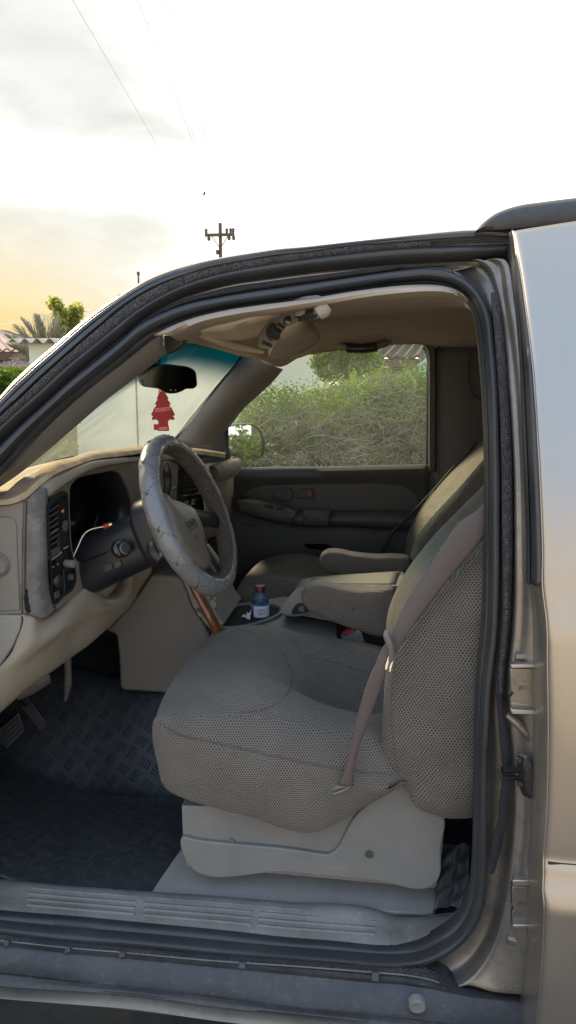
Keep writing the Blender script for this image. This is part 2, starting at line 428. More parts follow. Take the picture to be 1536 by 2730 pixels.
    M['ws'] = glassy('windshield_glass', (.93, .97, .90), .05, .09, (.85, .82, .66), .2, .05, band=(.09, .31, (.0, .095, .135)))
    M['win'] = glassy('side_window_glass', (.93, .96, .92), .012, .026, (.72, .74, .64), .4, .05)
    M['frit'] = M['blackp']
    m, nt, b, tc = base_mat('mirror_glass'); b.inputs['Metallic'].default_value = 1; b.inputs['Base Color'].default_value = (.80, .82, .80, 1); b.inputs['Roughness'].default_value = .02; M['mirror'] = m
    m, nt, b, tc = base_mat('dimmed_mirror'); b.inputs['Metallic'].default_value = 1; b.inputs['Base Color'].default_value = (.035, .036, .034, 1); b.inputs['Roughness'].default_value = .08; M['dimmirror'] = m
    m, nt, b, tc = base_mat('bottle_plastic'); b.inputs['Transmission Weight'].default_value = .93; b.inputs['Base Color'].default_value = (.42, .66, .90, 1); b.inputs['Roughness'].default_value = .05; b.inputs['IOR'].default_value = 1.25; M['pet'] = m
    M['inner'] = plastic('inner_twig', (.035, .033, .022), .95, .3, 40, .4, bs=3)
    M['cap'] = plastic('maroon_cap', (.075, .009, .022), .4, 0)
    M['blabel'] = plastic('pale_label', (.70, .74, .80), .4, 0, blot=.04)
    M['purple'] = plastic('purple_print', (.26, .05, .22), .45, 0, blot=.1)
    # outdoors
    M['asphalt'] = plastic('asphalt', (.055, .055, .052), .9, 1.0, 130, .3, dust=.35, dustc=(.12, .11, .10), bs=5)
    M['bounce_ground'] = plastic('pale_bounce', (.64, .57, .47), .9, .6, 60, .15, bs=1.2)  # tone of the unseen bounce sheet, kept pale to brighten the door paint
    M['verge'] = plastic('dry_earth', (.20, .16, .11), .95, 1.0, 60, .25, bs=2)
    M['wall'] = plastic('cream_wall', (.84, .775, .56), .9, .4, 20, .08, bs=.8, dust=.25, dustc=(.45, .40, .30))
    M['joint'] = plastic('wall_joint', (.06, .075, .08), .9, 0)
    M['corr'] = plastic('corrugated_sheet', (.50, .42, .35), .7, .3, 30, .15)
    M['tile'] = plastic('purple_roof_tile', (.20, .125, .130), .8, .4, 30, .2, bs=2)
    M['browntile'] = plastic('brown_roof_tile', (.055, .038, .028), .85, .4, 30, .25, bs=2)
    M['timber'] = plastic('brown_timber', (.13, .075, .045), .8, .4, 30, .2)
    M['render'] = plastic('house_render', (.42, .32, .23), .9, .3, 20, .1)
    M['pale_green'] = plastic('pale_green_panel', (.42, .55, .48), .6, 0)
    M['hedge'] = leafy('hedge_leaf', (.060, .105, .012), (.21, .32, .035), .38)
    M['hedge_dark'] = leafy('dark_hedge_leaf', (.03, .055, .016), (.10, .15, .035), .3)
    M['tree'] = leafy('tree_leaf', (.36, .38, .09), (.55, .54, .18), .7)
    M['palm'] = leafy('palm_leaf', (.15, .17, .12), (.36, .35, .25), .3)
    M['twig'] = plastic('dry_twig', (.19, .165, .125), .9, .3, 40, .3, bs=3)
    M['bark'] = plastic('bark', (.13, .095, .065), .95, .8, 30, .25)
    M['pole'] = plastic('pole_wood', (.13, .09, .05), .9, .4, 30, .2)
    M['cable'] = plastic('cable', (.85, .81, .68), .7, 0)
    M['bird'] = plastic('bird', (.15, .16, .06), .8, 0)
mats()
SKY_F, SKY_B, EXPO = 0.88, 0.86, 0.95
# ================================================================== the truck
suv = empty('suv', (0.3, 2.35, GZ), 'pewter metallic SUV seen through its open driver doorway, grey interior and mesh seat covers', 'car')
M = MAT
# ---- contours of the driver's door opening, from low on the windscreen pillar to the rear of the roof
C0 = [(-230,1292),(-60,1122),(0,1061),(39,1018),(83,977),(155,916),(193,883),(237,847),(309,797),(362,764),(386,750),(438,728),(507,707),(583,690),(680,674),(750,664),(800,660),(929,647),(1109,627),(1266,614),(1364,616)]
C1 = [(-230,1318),(-60,1164),(0,1114),(55,1065),(116,1007),(193,938),(276,866),(353,804),(438,757),(507,731),(576,712),(680,692),(750,681),(800,675),(929,657),(1136,643),(1270,635),(1358,631)]
C2 = [(-230,1338),(-60,1190),(0,1141),(55,1091),(110,1044),(193,968),(276,902),(369,828),(438,787),(507,756),(576,735),(680,714),(750,702),(800,695),(929,679),(1109,663),(1199,661),(1358,655)]
C3 = [(-230,1372),(-60,1238),(0,1184),(55,1132),(110,1082),(193,1007),(276,938),(330,897),(359,868),(403,835),(472,797),(541,774),(610,756),(714,741),(800,729),(929,715),(1064,703),(1154,699),(1240,695),(1345,690)]
C4 = [(-230,1398),(-60,1246),(0,1192),(55,1139),(110,1090),(193,1015),(276,949),(324,909),(369,869),(438,833),(507,809),(576,795),(680,778),(750,768),(800,761),(929,742),(1064,722),(1140,715),(1199,724),(1243,746),(1279,784),(1299,820),(1309,855),(1314,901),(1319,950),(1324,1017),(1327,1100),(1331,1240),(1331,1379),(1330,1519),(1328,1600),(1323,1700),(1316,1760),(1307,1835),(1302,1928),(1297,2021),(1295,2114),(1296,2270),(1293,2361),(1285,2410),(1278,2440),(1250,2488),(1214,2524),(1160,2553),(1118,2564),(1060,2566),(980,2563),(845,2554),(768,2547),(600,2538),(373,2515),(166,2501),(0,2478),(-80,2468)]
C5 = [(-230,1462),(-60,1318),(0,1264),(83,1167),(166,1087),(248,1018),(331,956),(404,896),(438,878),(507,851),(576,833),(680,816),(750,808),(800,802),(929,780),(1109,760),(1176,760),(1221,776),(1250,802),(1266,832),(1274,867),(1280,925),(1286,994),(1293,1100),(1297,1240),(1296,1379),(1294,1519),(1288,1690),(1279,1766),(1272,1882),(1269,1998),(1267,2170),(1265,2270),(1259,2361),(1244,2421),(1214,2469),(1160,2505),(1100,2530),(1051,2534),(900,2522),(768,2513),(600,2495),(373,2474),(166,2455),(0,2441),(-80,2432)]
def curve(C, base, n=160): return resamp(rB(C, base), n)
def pxx(P_): return 768+FOC*((P_-EYE)@RT)/((P_-EYE)@FW)
def ix(P_, x): return int(np.argmin(np.abs(pxx(P_)-x)))
def between(a, b, t, dy=0.0):
    p = a*(1-t)+b*t; p = p.copy(); p[:, 1] += dy; return p
k0, k1, k2, k3 = curve(C0, 1.44), curve(C1, 1.445), curve(C2, 1.46), curve(C3, 1.475)
# match the seal to the front+roof part
C4f = C4[:24]; k4f = curve([p for p in C4 if p[0] <= 1210 and p[1] < 1250], 1.475)
frame = sheet('door_frame', [between(k0, k1, 0, .07), k0, between(k0, k1, .14, -.006), between(k0, k1, .25, -.003)], 160, None, M['paint'], suv, smooth=False, sv=False, solid=.004, off=0)
mould = [between(k0, k1, .23, .010), between(k0, k1, .26, -.006), between(k0, k1, .36, -.011), between(k0, k1, .50, -.011), between(k0, k1, .56, -.004), between(k0, k1, .64, -.010), between(k0, k1, .78, -.010), between(k0, k1, .86, .006), between(k0, k1, .98, .014), between(k0, k1, 1.0, -.004)]
sheet('roof_moulding', mould, 160, 33, M['moulding'], frame, smooth=False, solid=.003, off=0)
cut = ix(k1, 1165)
def upto(k, c): return resamp(k[:c], 150)
a1, a2 = upto(k1, cut), upto(k2, cut)
sheet('flocked_strip', [between(a1, a2, 0, .006), between(a1, a2, .08, -.006), between(a1, a2, .5, -.009), between(a1, a2, .92, -.006), between(a1, a2, 1, .006)], 150, 13, M['fuzz'], frame, smooth=False, solid=.003, off=0)
b1, b2 = resamp(k1[cut-2:], 40), resamp(k2[cut-2:], 40)
sheet('bare_channel', [between(b1, b2, 0, .0), between(b1, b2, .35, .004), between(b1, b2, .7, -.004), between(b1, b2, 1, .002)], 40, 9, M['rubber_dusty'], frame, smooth=False, solid=.003, off=0)
sheet('rubber_roll', [between(k2, k3, 0, .004), between(k2, k3, .06, -.012), between(k2, k3, .3, -.020), between(k2, k3, .6, -.014), between(k2, k3, .85, .002), between(k2, k3, 1, .012)], 160, 25, M['rubber'], frame, smooth=False, solid=.003, off=0)
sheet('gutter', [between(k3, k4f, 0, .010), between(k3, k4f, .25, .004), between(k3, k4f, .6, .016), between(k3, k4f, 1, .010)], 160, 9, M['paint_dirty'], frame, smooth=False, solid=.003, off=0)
# flocked second seal above the door seal along the roof
ga, gb = between(k3, k4f, .30, .0), between(k3, k4f, .82, .0)
i0, i1 = ix(ga, 180), ix(ga, 1090)
sheet('flocked_seal', [between(ga[i0:i1], gb[i0:i1], 0, .012), between(ga[i0:i1], gb[i0:i1], .2, -.004), between(ga[i0:i1], gb[i0:i1], .8, -.004), between(ga[i0:i1], gb[i0:i1], 1, .012)], 120, 9, M['fuzz_dark'], frame, smooth=False, solid=.002, off=0)
# the door seal: a bulb running round the whole opening
s4, s5 = curve(C4, 1.475, 420), curve(C5, 1.495, 420)
# pair nearest neighbours so that the bulb keeps its width round the corners
idx = [int(np.argmin(((s5-p)**2).sum(1))) for p in s4]; idx = np.maximum.accumulate(idx); s5m = s5[idx]
ker = np.ones(9)/9
s5m = np.stack([np.convolve(np.pad(s5m[:, k], 4, mode='edge'), ker, 'valid') for k in range(3)], 1)
sheet('door_seal', [between(s4, s5m, 0, .022), between(s4, s5m, .03, .0), between(s4, s5m, .18, -.018), between(s4, s5m, .45, -.024), between(s4, s5m, .66, -.016), between(s4, s5m, .76, .006), between(s4, s5m, .82, -.004), between(s4, s5m, .94, -.002), between(s4, s5m, 1, .03)], 420, 33, M['rubber'], frame, smooth=False, solid=.003, off=0)

# ---- painted door pillar behind the opening
P0 = [(1200,716),(1243,742),(1279,780),(1299,816),(1309,855),(1314,901),(1319,950),(1324,1017),(1327,1100),(1331,1240),(1331,1379),(1330,1519),(1328,1600),(1323,1700),(1316,1760),(1307,1835),(1302,1928),(1297,2021),(1295,2114),(1296,2270),(1292,2361),(1278,2437),(1250,2487),(1214,2523),(1160,2553),(1118,2566)]
P1 = [(1240,700),(1290,716),(1312,760),(1322,800),(1330,835),(1337,880),(1344,950),(1350,1030),(1356,1100),(1361,1240),(1362,1379),(1360,1519),(1357,1600),(1351,1700),(1344,1754),(1337,1835),(1340,1928),(1350,2021),(1352,2114),(1345,2240),(1332,2361),(1316,2440),(1290,2500),(1256,2548),(1215,2586),(1170,2595)]
P2 = [(1290,694),(1331,702),(1335,760),(1342,800),(1348,835),(1355,880),(1363,950),(1371,1030),(1377,1100),(1385,1240),(1389,1379),(1390,1519),(1392,1600),(1386,1700),(1376,1760),(1372,1835),(1380,1928),(1392,2021),(1398,2114),(1392,2240),(1372,2361),(1352,2440),(1340,2500),(1316,2560),(1280,2606),(1235,2628)]
P3 = [(1345,690),(1360,705),(1366,762),(1372,800),(1377,835),(1385,901),(1393,980),(1398,1050),(1401,1100),(1409,1240),(1415,1379),(1418,1519),(1428,1580),(1434,1700),(1435,1760),(1436,1835),(1436,1928),(1435,2021),(1433,2114),(1428,2240),(1420,2361),(1420,2440),(1417,2530),(1410,2600),(1402,2640),(1398,2655)]
bs = [1.478, 1.50, 1.452, 1.425]
rows = [rB(p, b) for p, b in zip((P0, P1, P2, P3), bs)]
p01 = (rows[0]+rows[1])/2; p01[:, 1] += .016
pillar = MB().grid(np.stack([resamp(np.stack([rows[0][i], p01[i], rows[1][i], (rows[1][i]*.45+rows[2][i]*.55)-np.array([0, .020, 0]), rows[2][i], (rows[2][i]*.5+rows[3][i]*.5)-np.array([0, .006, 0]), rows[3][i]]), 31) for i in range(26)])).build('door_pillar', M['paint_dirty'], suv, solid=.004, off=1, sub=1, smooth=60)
# flocked strip down the pillar and the strap that has come loose from it
fl = [(1309,783),(1312,840),(1316,900),(1320,950),(1324,1010),(1330,1100),(1334,1240),(1336,1379),(1337,1480),(1338,1560),(1336,1660),(1327,1766),(1324,1859)]
fr = [(1331,774),(1335,840),(1341,900),(1345,950),(1349,1010),(1355,1100),(1361,1240),(1362,1379),(1361,1480),(1358,1560),(1353,1660),(1343,1766),(1336,1868)]
A, Bq = rB(fl, 1.486), rB(fr, 1.488)
A[:, 1] -= .018; Bq[:, 1] -= .018
sheet('pillar_flocked_strip', [between(A, Bq, 0, .012), between(A, Bq, .1, -.004), between(A, Bq, .5, -.007), between(A, Bq, .9, -.004), between(A, Bq, 1, .012)], 90, 9, M['fuzz'], pillar, solid=.002, off=0)
sl = [(1324,1850),(1326,1882),(1332,1951),(1339,2032),(1339,2079),(1332,2137),(1325,2200),(1323,2204),(1311,2264),(1297,2324)]
sr = [(1337,1850),(1340,1882),(1351,1951),(1360,2009),(1363,2079),(1358,2148),(1352,2200),(1346,2215),(1335,2264),(1317,2328)]
A, Bq = resamp(rB(sl, 1.462), 60), resamp(rB(sr, 1.455), 60)
sheet('loose_strap', [A, between(A, Bq, .5, -.004), Bq], 60, 7, M['fuzz_dark'], pillar, solid=.003, off=0)
# window channel rubber on the pillar edge
wl = [(1366,620),(1372,670),(1378,740),(1383,800),(1388,832),(1394,901),(1400,980),(1403,1050),(1405,1100),(1411,1240),(1416,1379),(1418,1480),(1418,1556)]
wl = [(p[0]-8-3*i/12, p[1]) for i, p in enumerate(wl)]
wr = [(1369,617),(1378,665),(1390,730),(1398,790),(1403,832),(1411,880),(1420,971),(1426,1050),(1430,1100),(1438,1240),(1444,1379),(1447,1480),(1447,1556)]
A, Bq = resamp(rB(wl, 1.395), 90), resamp(rB(wr, 1.352), 90)
sheet('window_channel', [between(A, Bq, 0, .012), between(A, Bq, .08, -.006), between(A, Bq, .25, .012), between(A, Bq, .36, -.008), between(A, Bq, .7, -.010), between(A, Bq, .92, .0), between(A, Bq, 1, .004)], 90, 25, M['moulding'], pillar, smooth=False, solid=.003, off=0)
sc = [(1399,884),(1402,910),(1406,960),(1411,1010),(1414,1050),(1417,1100),(1422,1170),(1427,1240),(1430,1330),(1433,1420)]
q = rB(sc, 1.37); q[:, 1] -= .014
MB().tube(q, [.0012, .0022, .0008, .001, .0022, .0015, .0025, .002, .001, .0006], 6, n=60).build('worn_edge', M['trim_lite'], pillar)
# latch striker
pc = rB([(1378,2010),(1388,2004),(1400,2028),(1405,2060),(1406,2095),(1403,2120),(1392,2120),(1383,2098),(1380,2070),(1381,2050),(1376,2040)], 1.43)
st = MB().slab(pc, (.012, -.012, 0)).build('latch_striker', M['steel'], suv, bevel=.002)
for a, b, r in (((1339,2053,1.412), (1384,2053,1.432), .0062), ((1341,2074,1.41), (1384,2074,1.432), .0052)):
    MB().tube([B(*a), B(*b)], r, 12).build('striker_pin', M['steel'], st)
MB().slab(rB([(1327,2044),(1334,2043),(1344,2078),(1340,2083),(1334,2078),(1328,2058)], 1.408), (0, .008, 0)).build('striker_loop', M['steel'], st, bevel=.002)
for (x, y) in ((1385,2028), (1387,2092)):
    MB().lathe([(0, 0), (.005, 0), (.006, .002), (.006, .004)], B(x, y, 1.414), (0, 1, 0), 12).build('rivet', M['steel'], st)
# door hinge leaves of the rear door
def hinge(pts, tabs, emb, base):
    p = rB(pts, base)
    pc_ = p.mean(0); MB().slab(pc_+(p-pc_)*np.array([1.10, 1, 1.07])+np.array([0, .0035, 0]), (0, .012, 0)).build('hinge_shade', M['rubber'], suv, bevel=.002)  # dark slab round the leaf paints the shade of its recess
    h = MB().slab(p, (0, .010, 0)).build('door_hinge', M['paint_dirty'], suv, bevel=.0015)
    for t in tabs:
        MB().slab(rB(t, base-.012), (0, .016, 0)).build('hinge_tab', M['paint'], h, bevel=.002)
    tm = text_mb(emb, .010, B((pts[0][0]+pts[1][0])/2+4, (pts[0][1]+pts[2][1])/2-8, base-.0005), RT, (0, 0, 1), .0006)
    tm.build('embossing', M['paint_dirty'], h, smooth=0)
hinge([(1361,1782),(1434,1782),(1434,1902),(1363,1903),(1361,1862),(1370,1850),(1361,1838)], [[(1361,1772),(1434,1770),(1434,1781),(1363,1783)], [(1362,1892),(1434,1894),(1434,1907),(1364,1905)]], 'JALLY', 1.428)
hinge([(1366,2364),(1420,2364),(1420,2468),(1366,2470),(1366,2432),(1373,2424),(1366,2416)], [[(1367,2347),(1419,2347),(1419,2362),(1368,2364)], [(1367,2466),(1420,2466),(1420,2478),(1368,2477)]], 'JALLY', 1.428)
# stamped ridges in the pillar
MB().tube(rB([(1352,1905),(1372,1922),(1395,1945),(1415,1968),(1432,1998)], 1.440), [.006, .009, .009, .008, .004], 10, n=30).build('pressed_rib', M['paint_dirty'], pillar)
MB().tube(rB([(1352,2500),(1378,2505),(1418,2507)], 1.444), [.010, .013, .010], 10, n=12).build('pressed_rib', M['paint_dirty'], pillar)
MB().tube(rB([(1374,1750),(1400,1751),(1432,1752)], 1.442), [.007, .008, .007], 10, n=12).build('pressed_rib', M['paint_dirty'], pillar)

# ---- rear door: edge flange and outer skin
EL = [(1366,626),(1374,690),(1385,760),(1397,850),(1406,930),(1416,1030),(1423,1100),(1428,1240),(1434,1379),(1437,1480),(1425,1560),(1433,1650),(1435,1766),(1435,1882),(1434,1998),(1432,2114),(1428,2200),(1426,2255),(1420,2330),(1419,2345),(1420,2370),(1419,2451),(1416,2541),(1407,2631),(1400,2740),(1390,2800)]
ER = [(1368,617),(1378,665),(1390,730),(1404,832),(1413,901),(1423,994),(1430,1100),(1439,1240),(1445,1379),(1448,1480),(1448,1556),(1456,1650),(1457,1766),(1459,1882),(1459,1998),(1457,2114),(1453,2200),(1448,2255),(1442,2330),(1440,2345),(1441,2370),(1440,2451),(1433,2560),(1424,2692),(1419,2740),(1412,2800)]
def sstep(t): t = min(max(t, 0), 1); return t*t*(3-2*t)
def skin(z):
    o = tumble(z)
    o -= .013*sstep((1.20-z)/.10)                    # soft shoulder under the belt line
    o -= .005*sstep((.684-z)/.004) + .020*sstep((.684-z)/.09)
    o += .10*max(0, .45-z)**1.3
    return o
def BS(x, y, base):
    p = S(x, y, base)
    for _ in range(8): p = S(x, y, base+skin(p[2]))
    return p
er = resamp(np.array([B(x, y, 1.350) for x, y in ER]), 200); el = resamp(np.array([B(x, y, 1.385) for x, y in EL]), 200)
er2 = er.copy(); er2[:, 1] = [1.350+skin(p[2]) for p in er]
el2 = el.copy()
top_w = np.array([sstep((p[2]-1.45)/.35) for p in er2])
rear_door = MB().grid(np.stack([er2+np.array([dx, -.008*(1-math.exp(-dx/.006)) if dx < .05 else -.008, 0])+top_w[:, None]*np.array([0, 0, .13*min(dx, .35)]) for dx in (.0, .002, .005, .010, .03, .07, .15, .3, .6, 1.0)], 1)).build('rear_door', M['paint'], suv, solid=.006, off=1, smooth=30)
sheet('door_edge', [between(el2, er2, 0, .07), between(el2, er2, .02, .004), between(el2, er2, .08, -.001), between(el2, er2, .5, -.002), between(el2, er2, .9, -.003), between(el2, er2, 1, .0)], 200, None, M['paint'], rear_door, smooth=False, sv=False, solid=.003, off=0, )
# dark groove between door and lower cladding
gz = er2[np.argmin(np.abs(er2[:, 2]-.686))]
MB().bar(gz+np.array([.006, -.004, .0]), gz+np.array([1.0, -.004, 0.0]), .008, .005).build('cladding_gap', M['rubber'], rear_door)
# rear door window beyond the painted frame, and the rear quarter so that the cabin is closed
wz = np.array([[.72, 1.24], [1.15, 1.24], [1.15, 1.70], [.78, 1.72], [.73, 1.66]])
MB().slab(np.array([[x, 1.336+tumble(z), z] for x, z in wz]), (0, .006, 0)).build('rear_window', M['glossblack'], rear_door, bevel=.002)

# ---- roof skin, roof rail, headliner
r0 = k0[ix(k0, 400):]
roofs = [r0+np.array([0, dy, dz]) for dy, dz in ((.0, .0), (.05, .008), (.2, .026), (.5, .048), (.85, .055), (1.2, .045), (1.5, .0), (1.58, -.07))]
ext = [np.vstack([resamp(r, 60), r[-1]+np.array([1.4, .0, -.01])]) for r in roofs]
roof = MB().grid(np.array(ext)).build('roof', M['paint'], suv, solid=.01, off=-1, smooth=60)
rl = [(1268,617),(1278,603),(1292,590),(1318,571),(1348,558),(1378,549),(1450,538),(1540,527),(1640,518),(1760,512)]
rb = [(1268,620),(1300,617),(1340,614),(1380,611),(1420,607),(1450,603),(1540,600),(1600,600),(1660,600),(1760,600)]
A, Bq = resamp(rS(rl, 1.68), 40), resamp(rS(rb, 1.68), 40)
MB().grid(np.stack([between(A, Bq, 1, .03), between(A, Bq, 1, -.012), between(A, Bq, .55, -.018), between(A, Bq, .2, -.014), between(A, Bq, .0, .0), between(A, Bq, .0, .025), between(A, Bq, .3, .034)], 1), cu=True).build('roof_rail', M['rubber_dusty'], suv, smooth=60)

hl0 = resamp(rB([p for p in C5 if 400 <= p[0] <= 1230 and p[1] < 900]+[(1225,790),(1245,815)], 1.505).tolist()+rS([(1262,830,1.68),(1300,820,1.72),(1700,815,1.74)]).tolist(), 60)
h1 = resamp(rS([(437,890,1.60),(520,858,1.585),(620,836,1.585),(720,822,1.585),(860,802,1.585),(1000,781,1.585),(1180,772,1.59),(1280,812,1.76),(1700,815,1.8)]), 60)
h2 = resamp(rS([(474,905,1.72),(545,884,1.80),(640,866,1.85),(760,846,1.9),(880,832,1.9),(1010,822,1.9),(1180,818,1.9),(1300,818,1.9),(1750,820,1.9)]), 60)
h3 = resamp(rS([(520,914,2.05),(590,902,2.2),(690,880,2.35),(790,862,2.4),(890,850,2.4),(1010,842,2.4),(1180,846,2.4),(1300,850,2.4),(1700,850,2.4)]), 60)
h4 = resamp(rS([(570,926,2.4),(650,928,2.6),(730,912,2.75),(820,888,2.8),(900,878,2.8),(1010,872,2.8),(1180,884,2.8),(1300,888,2.8),(1650,890,2.8)]), 60)
h5 = resamp(rS([(640,947,2.85),(700,960,2.95),(752,976,3.02),(800,950,3.02),(860,938,3.02),(950,926,3.03),(1060,917,3.03),(1130,917,3.03),(1180,925,3.03),(1270,926,3.03),(1600,926,3.03)]), 60)
headliner = sheet('headliner', [hl0, h1, h2, h3, h4, h5], 60, 40, M['headliner'], suv, solid=.006, off=0, smooth=80)
# near-side grey pillar trim and its ridge
ap0 = resamp(rB([p for p in C5 if p[0] <= 440 and p[1] < 1470], 1.515), 50)
aplow = [(-230,1480,1.60),(-60,1330,1.62),(0,1296,1.62),(55,1258,1.63),(110,1214,1.65),(193,1142,1.67),(276,1070,1.69),(362,1004,1.715),(400,975,1.725),(443,940,1.735)]
ap2 = rS(aplow)
for p in ap2: p[1] += 0
ap2 = resamp(ap2, 50)
ap1 = ap0*.62+ap2*.38; ap1[:, 1] -= .02
pil_a = sheet('windscreen_pillar_trim', [ap0, ap1, ap2, ap2+np.array([-.02, .03, 0])], 50, 20, M['trim'], suv, smooth=True, solid=.004, off=0)
MB().slab(rS([(436,892),(474,896),(492,902),(486,922),(446,945),(436,925)], 1.75), (0, .03, 0)).build('glass_edge_cover', M['blackp'], pil_a, bevel=.003)

# ---- windscreen
W = [rS([(-230,1480,1.63),(-60,1330,1.66),(193,1142,1.70),(362,1004,1.74),(443,940,1.76),(470,904,1.77)]),
     rS([(120,1235,2.3),(300,1120,2.38),(430,1000,2.42),(520,940,2.44),(562,905,2.45)]),
     rS([(360,1206,2.98),(474,1166,3.02),(600,1010,3.06),(636,968,3.07),(668,930,3.08)])]
G = loft(W, 40, 30)
mb = MB()
us = np.linspace(0, 1, 41); vs = np.linspace(0, 1, 31)
# v runs from the top edge down so that the tint band sits under the roof
mb.grid(np.transpose(G[:, ::-1], (1, 0, 2)), us=np.linspace(0, 1.3, 31), vs=np.linspace(0, .85, 41))
windscreen = mb.build('windscreen', M['ws'], suv, smooth=180)
# far pillar trim
fpl = rS([(470,1172,3.0),(476,1164,3.0),(543,1079,3.02),(601,1009,3.03),(635,968,3.04),(651,942,3.05)])
fpr = rS([(560,1192,3.06),(606,1136,3.10),(640,1093,3.10),(683,1053,3.10),(720,1018,3.10),(750,983,3.08)])
fpl, fpr = resamp(fpl, 40), resamp(fpr, 40)
pil_b = sheet('windscreen_pillar_trim', [fpl+np.array([-.01, .03, 0]), fpl, between(fpl, fpr, .3, -.03), between(fpl, fpr, .75, -.035), fpr, fpr+np.array([0, .06, 0])], 40, 24, M['trim'], suv, solid=.004, off=0)
MB().tube(fpl+np.array([-.006, .0, .0]), .007, 8, n=40).build('glass_edge_cover', M['blackp'], pil_b)
# far pillar behind the front passenger window
fb = MB().grid(np.stack([rS([(1148,925,3.12),(1143,960,3.12),(1141,1243,3.12),(1144,1330,3.12),(1150,1600,3.12)]), rS([(1160,924,3.06),(1156,960,3.05),(1154,1243,3.05),(1158,1330,3.05),(1165,1600,3.05)]), rS([(1215,922,3.04),(1215,960,3.03),(1215,1243,3.03),(1217,1330,3.03),(1220,1600,3.03)]), rS([(1290,924,3.04),(1290,960,3.03),(1290,1243,3.03),(1290,1330,3.03),(1290,1600,3.03)]), rS([(1700,924,3.06),(1700,960,3.05),(1700,1243,3.05),(1700,1330,3.05),(1700,1600,3.05)])], 1)).build('rear_pillar_trim', M['trim_dark'], suv, solid=.01, off=0, sub=1)
MB().tube(rS([(1256,938,3.022),(1249,965,3.022),(1248,1000,3.022),(1254,1030,3.022),(1266,1055,3.022),(1290,1068,3.022)]), .0022, 6, n=40).build('trim_seam', M['rubber'], fb)

# ---- front passenger door with its window
def on_door(pts, Y=3.115): return rS(pts, Y)
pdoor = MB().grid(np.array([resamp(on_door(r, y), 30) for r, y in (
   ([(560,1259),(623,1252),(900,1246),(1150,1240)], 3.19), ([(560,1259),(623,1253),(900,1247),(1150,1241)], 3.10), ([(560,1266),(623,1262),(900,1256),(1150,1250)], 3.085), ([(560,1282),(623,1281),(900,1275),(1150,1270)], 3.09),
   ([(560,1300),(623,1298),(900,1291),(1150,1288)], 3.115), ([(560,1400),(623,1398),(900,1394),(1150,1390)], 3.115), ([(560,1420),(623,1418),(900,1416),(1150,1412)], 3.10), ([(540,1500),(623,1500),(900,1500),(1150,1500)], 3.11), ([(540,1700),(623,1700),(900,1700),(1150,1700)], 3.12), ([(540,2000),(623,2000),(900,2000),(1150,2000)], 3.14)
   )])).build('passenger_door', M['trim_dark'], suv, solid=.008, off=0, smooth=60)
ins = on_door([(649,1318),(668,1303),(699,1294),(828,1288),(1017,1289),(1074,1297),(1109,1314),(1118,1340),(1105,1362),(1000,1364),(900,1364),(800,1360),(740,1345),(690,1337)], 3.108)
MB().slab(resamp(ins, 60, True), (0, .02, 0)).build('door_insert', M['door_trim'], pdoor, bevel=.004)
pull = MB().tube(rS([(634,1346,3.06),(680,1352,3.055),(740,1366,3.05),(800,1382,3.05),(880,1384,3.05),(960,1385,3.05),(1080,1388,3.05),(1150,1388,3.05)]), [.026, .034, .036, .030, .031, .036, .038, .034], 18, n=60, prof=[(math.cos(a)*1.0, math.sin(a)*1.1) for a in np.linspace(0, 2*np.pi, 18, endpoint=False)]).build('armrest', M['trim_dark'], pdoor, smooth=60)
MB().grid(loft([rS([(634,1337,3.05),(649,1331,3.05),(737,1344,3.045),(795,1359,3.04)]), rS([(634,1345,3.01),(650,1342,3.005),(737,1357,3.0),(790,1372,3.0)]), rS([(636,1358,3.005),(690,1374,3.0),(735,1386,3.0),(776,1392,3.0)]), rS([(638,1362,3.03),(690,1380,3.03),(735,1391,3.03),(775,1397,3.03)])], 20, 14)).build('armrest_panel', M['door_trim'], pull, solid=.006, off=0)
for pts in ([(703,1344),(722,1346),(730,1352),(712,1352)], [(738,1351),(746,1347),(754,1350),(752,1358),(740,1359)]):
    MB().slab(rS(pts, 2.992), (0, .02, 0)).build('window_switch', M['blackp'], pull, bevel=.002)
stp = MB().grid(loft([rS([(811,1360,3.04),(845,1361,3.04),(881,1362,3.04)]), rS([(810,1366,3.005),(845,1367,3.005),(881,1368,3.005)]), rS([(810,1382,3.0),(845,1383,3.0),(880,1384,3.0)]), rS([(811,1396,3.005),(845,1398,3.005),(879,1399,3.005)]), rS([(812,1402,3.04),(845,1403,3.04),(878,1404,3.04)])], 10, 16)).build('pull_strap', M['door_trim'], pull, solid=.006, off=0)
for pts in ([(820,1368),(872,1398)], [(872,1368),(820,1398)], [(818,1364),(817,1399)], [(874,1365),(873,1400)]):
    MB().tube(rS(pts, 2.996), .0012, 6).build('seam', M['rubber'], stp)
MB().slab(resamp(rS([(725,1314),(735,1307),(778,1307),(780,1318),(779,1331),(735,1331),(727,1325)], 3.098), 30, True), (0, .02, 0)).build('door_handle', M['blackp'], pdoor, bevel=.002)
MB().slab(rS([(733,1319),(743,1314),(746,1325),(738,1328)], 3.094), (0, .01, 0)).build('handle_lever', M['steel'], pdoor, bevel=.002)
sw = MB().slab(rS([(793,1305),(836,1303),(837,1329),(793,1329)], 3.10), (0, .02, 0)).build('seat_switch', M['blackp'], pdoor, bevel=.002)
MB().slab(rS([(822,1310),(829,1310),(829,1321),(822,1321)], 3.097), (0, .006, 0)).build('switch_mark', M['redplastic'], sw)
MB().slab(resamp(rS([(811,1447),(820,1444),(850,1446),(874,1451),(888,1460),(880,1465),(840,1465),(818,1461),(812,1455)], 3.10), 30, True), (0, .012, 0)).build('map_pocket', M['glossblack'], pdoor, bevel=.002)
MB().tube(rS([(645,1395,3.108),(690,1408,3.106),(708,1420,3.106),(712,1440,3.107),(700,1470,3.11)]), .0025, 6, n=30).build('trim_seam', M['rubber'], pdoor)
